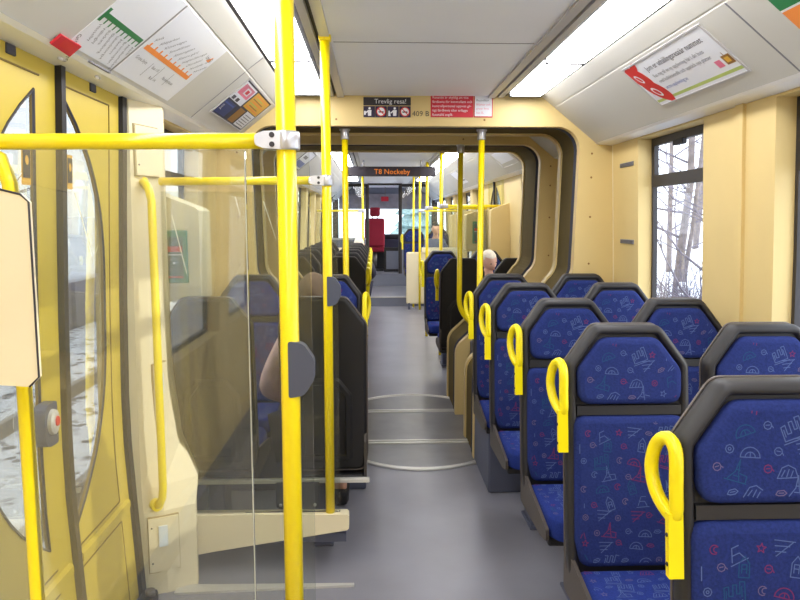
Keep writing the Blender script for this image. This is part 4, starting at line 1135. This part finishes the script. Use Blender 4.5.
# ------------------------------------------------------------------ outside
mb = MB()
n = 40
rnd = random.Random(3)
gx = [-60+i*3 for i in range(41)]; gy = [-30+i*4 for i in range(41)]
def gh(x, y):
    h = -.62
    if x > 3.0: h += min(1.6, (x-3.0)*.22)+.25*math.sin(y*.9+x)*math.sin(x*.7)*(min(1, (x-3)/2))
    if x < -7: h += min(2.2, (-7-x)*.16)+.2*math.sin(y*.7)
    return h
gx = [-60, -45, -30, -22, -16, -12, -10, -8.5, -7, -5.5, -4, -2, 0, 2, 3, 3.6, 4.2, 5, 6, 7, 8, 10, 12, 16, 22, 30, 45, 60]
gy = [-20+i*1.5 for i in range(64)]
vs = [(x, y, gh(x, y)) for x in gx for y in gy]; N = len(gy)
mb.add(vs, [(i*N+j, i*N+j+1, (i+1)*N+j+1, (i+1)*N+j) for i in range(len(gx)-1) for j in range(N-1)], 'snow', True)
o = mb.build('ground_snow', None, 'structure')
mb = MB(); mb.box(-6.2, -1.6, -6, 22, -.64, -.56, 'ballast'); struct('ground_ballast', mb)
for x in (-2.55, -3.98):
    b = MB(); b.prism([(x-.06, -.56), (x+.06, -.56), (x+.02, -.50), (x+.035, -.42), (x-.035, -.42), (x-.02, -.50)], 'y', -6, 22, 'steel')
    o = b.build('track_rail'); tag(o, ('nearer' if x > -3 else 'farther')+' steel rail of the neighbouring track seen through the door windows', 'rail', 'rails of the neighbouring track')
b = MB(); b.box(-6.5, -6.3, -4, 20, -.6, .35, 'fence')
for i in range(16): b.box(-6.3, -6.22, -3.9+i*1.5, -3.78+i*1.5, -.6, .45, 'fence')
b.box(-6.55, -6.2, -4, 20, .35, .47, 'snow', .05)
o = b.build('platform_wall'); tag(o, 'low grey wall topped with snow beyond the neighbouring track', 'wall')
def tree(x, y, h, seed, label, r0=.16, grp='bare trees outside'):
    rn = random.Random(seed); z0 = gh(x, y)-.1
    t = thing('bare_tree', label, 'tree', (x, y, z0), grp)
    tr = MB(); br = MB()
    top = Vector((x+rn.uniform(-.4, .4), y+rn.uniform(-.4, .4), z0+h))
    base = Vector((x, y, z0))
    pts = [base.lerp(top, i/6)+Vector((rn.uniform(-.08, .08), rn.uniform(-.08, .08), 0))*(i > 0) for i in range(7)]
    tr.tube(pts, [r0*(1-.85*i/6) for i in range(7)], 'bark', 8); tr.build('trunk', t)
    def grow(p, d, L, r, lv):
        q1 = p+d*L*.5+Vector((rn.uniform(-1, 1), rn.uniform(-1, 1), rn.uniform(-.5, 1)))*L*.07; q2 = q1+(d+Vector((rn.uniform(-.3, .3), rn.uniform(-.3, .3), rn.uniform(0, .3))))*L*.5
        br.tube([p, q1, q2], [r, r*.7, r*.35], 'twig', 4 if lv else 5, caps=False)
        if lv < 3:
            for _ in range(3):
                dd = (d+Vector((rn.uniform(-.9, .9), rn.uniform(-.9, .9), rn.uniform(-.3, .8)))).normalized()
                grow(q1.lerp(q2, rn.random()), dd, L*rn.uniform(.45, .65), r*.5, lv+1)
    for i in range(13):
        f = .12+.85*i/13; p = base.lerp(top, f); a = rn.uniform(0, 2*PI)
        grow(p, Vector((math.cos(a), math.sin(a), rn.uniform(.1, .7))).normalized(), h*.28*(1.1-f*.6), r0*.35*(1.1-f), 1)
    br.build('branches', t)
left_tr = [(-9.0, 9.2, 7), (-8.6, 11.5, 8), (-10.5, 14.0, 9), (-9.5, 6.0, 8), (-13, 18, 10), (-11, 11, 8), (-15, 13, 10)]
for i, (x, y, h) in enumerate(left_tr):
    tree(x, y, h, 20+i, 'bare winter tree beyond the tracks, seen through the yellow door windows', .14+.02*(i % 3), 'bare trees seen through the doors')
right_tr = [(4.8, 9.6, 6), (6.0, 11.2, 8), (5.4, 12.9, 7), (7.5, 14.0, 9), (7.0, 17, 9), (4.6, 7.8, 5), (6.5, 9.2, 8), (9, 17, 10), (9.5, 21, 11), (5.6, 5.6, 6), (5.2, 10.6, 7), (6.6, 12.0, 8), (5.9, 13.8, 8), (8.2, 15.4, 9), (4.4, 8.9, 5)]
for i, (x, y, h) in enumerate(right_tr):
    tree(x, y, h, 40+i, 'bare winter tree on the snowy bank seen through the right windows', .055+.02*(i % 3), 'bare trees seen through the right windows')
def bush(x, y, r, seed, label):
    rn = random.Random(seed); z0 = gh(x, y)-.05
    t = thing('bare_bush', label, 'bush', (x, y, z0), 'twiggy bushes on the right bank')
    b = MB()
    for i in range(110):
        a = rn.uniform(0, 2*PI); e = rn.uniform(.2, 1.5); L = r*rn.uniform(.5, 1.1)
        d = Vector((math.cos(a)*math.cos(e), math.sin(a)*math.cos(e), math.sin(e)))
        p = Vector((x+rn.uniform(-.3, .3)*r, y+rn.uniform(-.3, .3)*r, z0)); q = p+d*L*.6; w = q+(d+Vector((rn.uniform(-.5, .5), rn.uniform(-.5, .5), rn.uniform(-.2, .3))))*L*.5
        b.tube([p, q, w], [.012, .008, .003], 'twig', 4, caps=False)
        for _ in range(2):
            e2 = q+Vector((rn.uniform(-.5, .5), rn.uniform(-.5, .5), rn.uniform(-.1, .5)))*L*.5
            b.tube([q, e2], [.006, .002], 'twig', 4, caps=False)
    b.build('twigs', t)
    b = MB()
    for i in range(10):
        b.sphere((x+rn.uniform(-.5, .5)*r, y+rn.uniform(-.5, .5)*r, z0+rn.uniform(.1, .7)*r), (rn.uniform(.06, .14), rn.uniform(.06, .14), rn.uniform(.03, .06)), 'snow', 8, 5)
    b.build('snow_clumps', t)
for i, (x, y, r) in enumerate([(3.3, 7.2, .9), (3.7, 8.4, 1.1), (4.2, 9.4, 1.2), (3.4, 6.3, .8), (4.4, 8.0, 1.0), (5.2, 10.6, 1.3), (3.9, 10.2, 1.0), (4.8, 11.8, 1.2), (3.1, 5.6, .8), (3.0, 4.6, .7)]):
    bush(x, y, r, 70+i, 'bare twiggy bush with snow clumps on the bank outside the right window')
def conifer(x, y, h, seed, label):
    rn = random.Random(seed); z0 = gh(x, y)-.1
    t = thing('conifer_tree', label, 'tree', (x, y, z0), 'conifers ahead of the tram')
    b = MB(); b.tube([(x, y, z0), (x, y, z0+h)], [.16, .03], 'bark', 8); b.build('trunk', t)
    b = MB()
    for k in range(9):
        f = k/9; zc = z0+h*(.15+.85*f); R = h*.22*(1-f)+.15
        pts = []
        for i in range(18):
            a = 2*PI*i/18; rr = R*(1 if i % 2 else .68)*rn.uniform(.85, 1.1); pts.append((x+rr*math.cos(a), y+rr*math.sin(a), zc-R*.35*rn.uniform(.7, 1.2)))
        vs = pts+[(x, y, zc+R*.6)]; b.add(vs, [(i, (i+1) % 18, 18) for i in range(18)]+[list(range(18))[::-1]], 'conifer')
    b.build('foliage', t)
for i, (x, y, h) in enumerate([(-7.5, 56, 10), (3.4, 62, 10), (9.5, 54, 12)]):
    conifer(x, y, h, 90+i, 'hazy green conifer ahead of the tram, seen through the front windscreen')

# ------------------------------------------------------------------ light, world, camera
W = bpy.data.worlds.new('World'); S.world = W; W.use_nodes = True
bg = W.node_tree.nodes['Background']; bg.inputs[0].default_value = (.86, .92, 1.0, 1); bg.inputs[1].default_value = 3.3
sd = bpy.data.lights.new('Sun', 'SUN'); sd.energy = 1.6; sd.angle = .01; sd.color = (1, .95, .84)
so = bpy.data.objects.new('Sun', sd); COL.objects.link(so)
so.rotation_euler = Vector((-.93, .16, -.24)).to_track_quat('-Z', 'Y').to_euler()
cd = bpy.data.cameras.new('Camera'); cd.sensor_width = 36; cd.lens = 700/800*36; cd.clip_start = .02
co = bpy.data.objects.new('Camera', cd); COL.objects.link(co)
co.location = (-.267, 0, 1.58); co.rotation_euler = (PI/2-.113792, 0, -.036886)
S.camera = co
S.view_settings.view_transform = 'Standard'; S.view_settings.look = 'None'; S.view_settings.exposure = .12; S.view_settings.gamma = 1
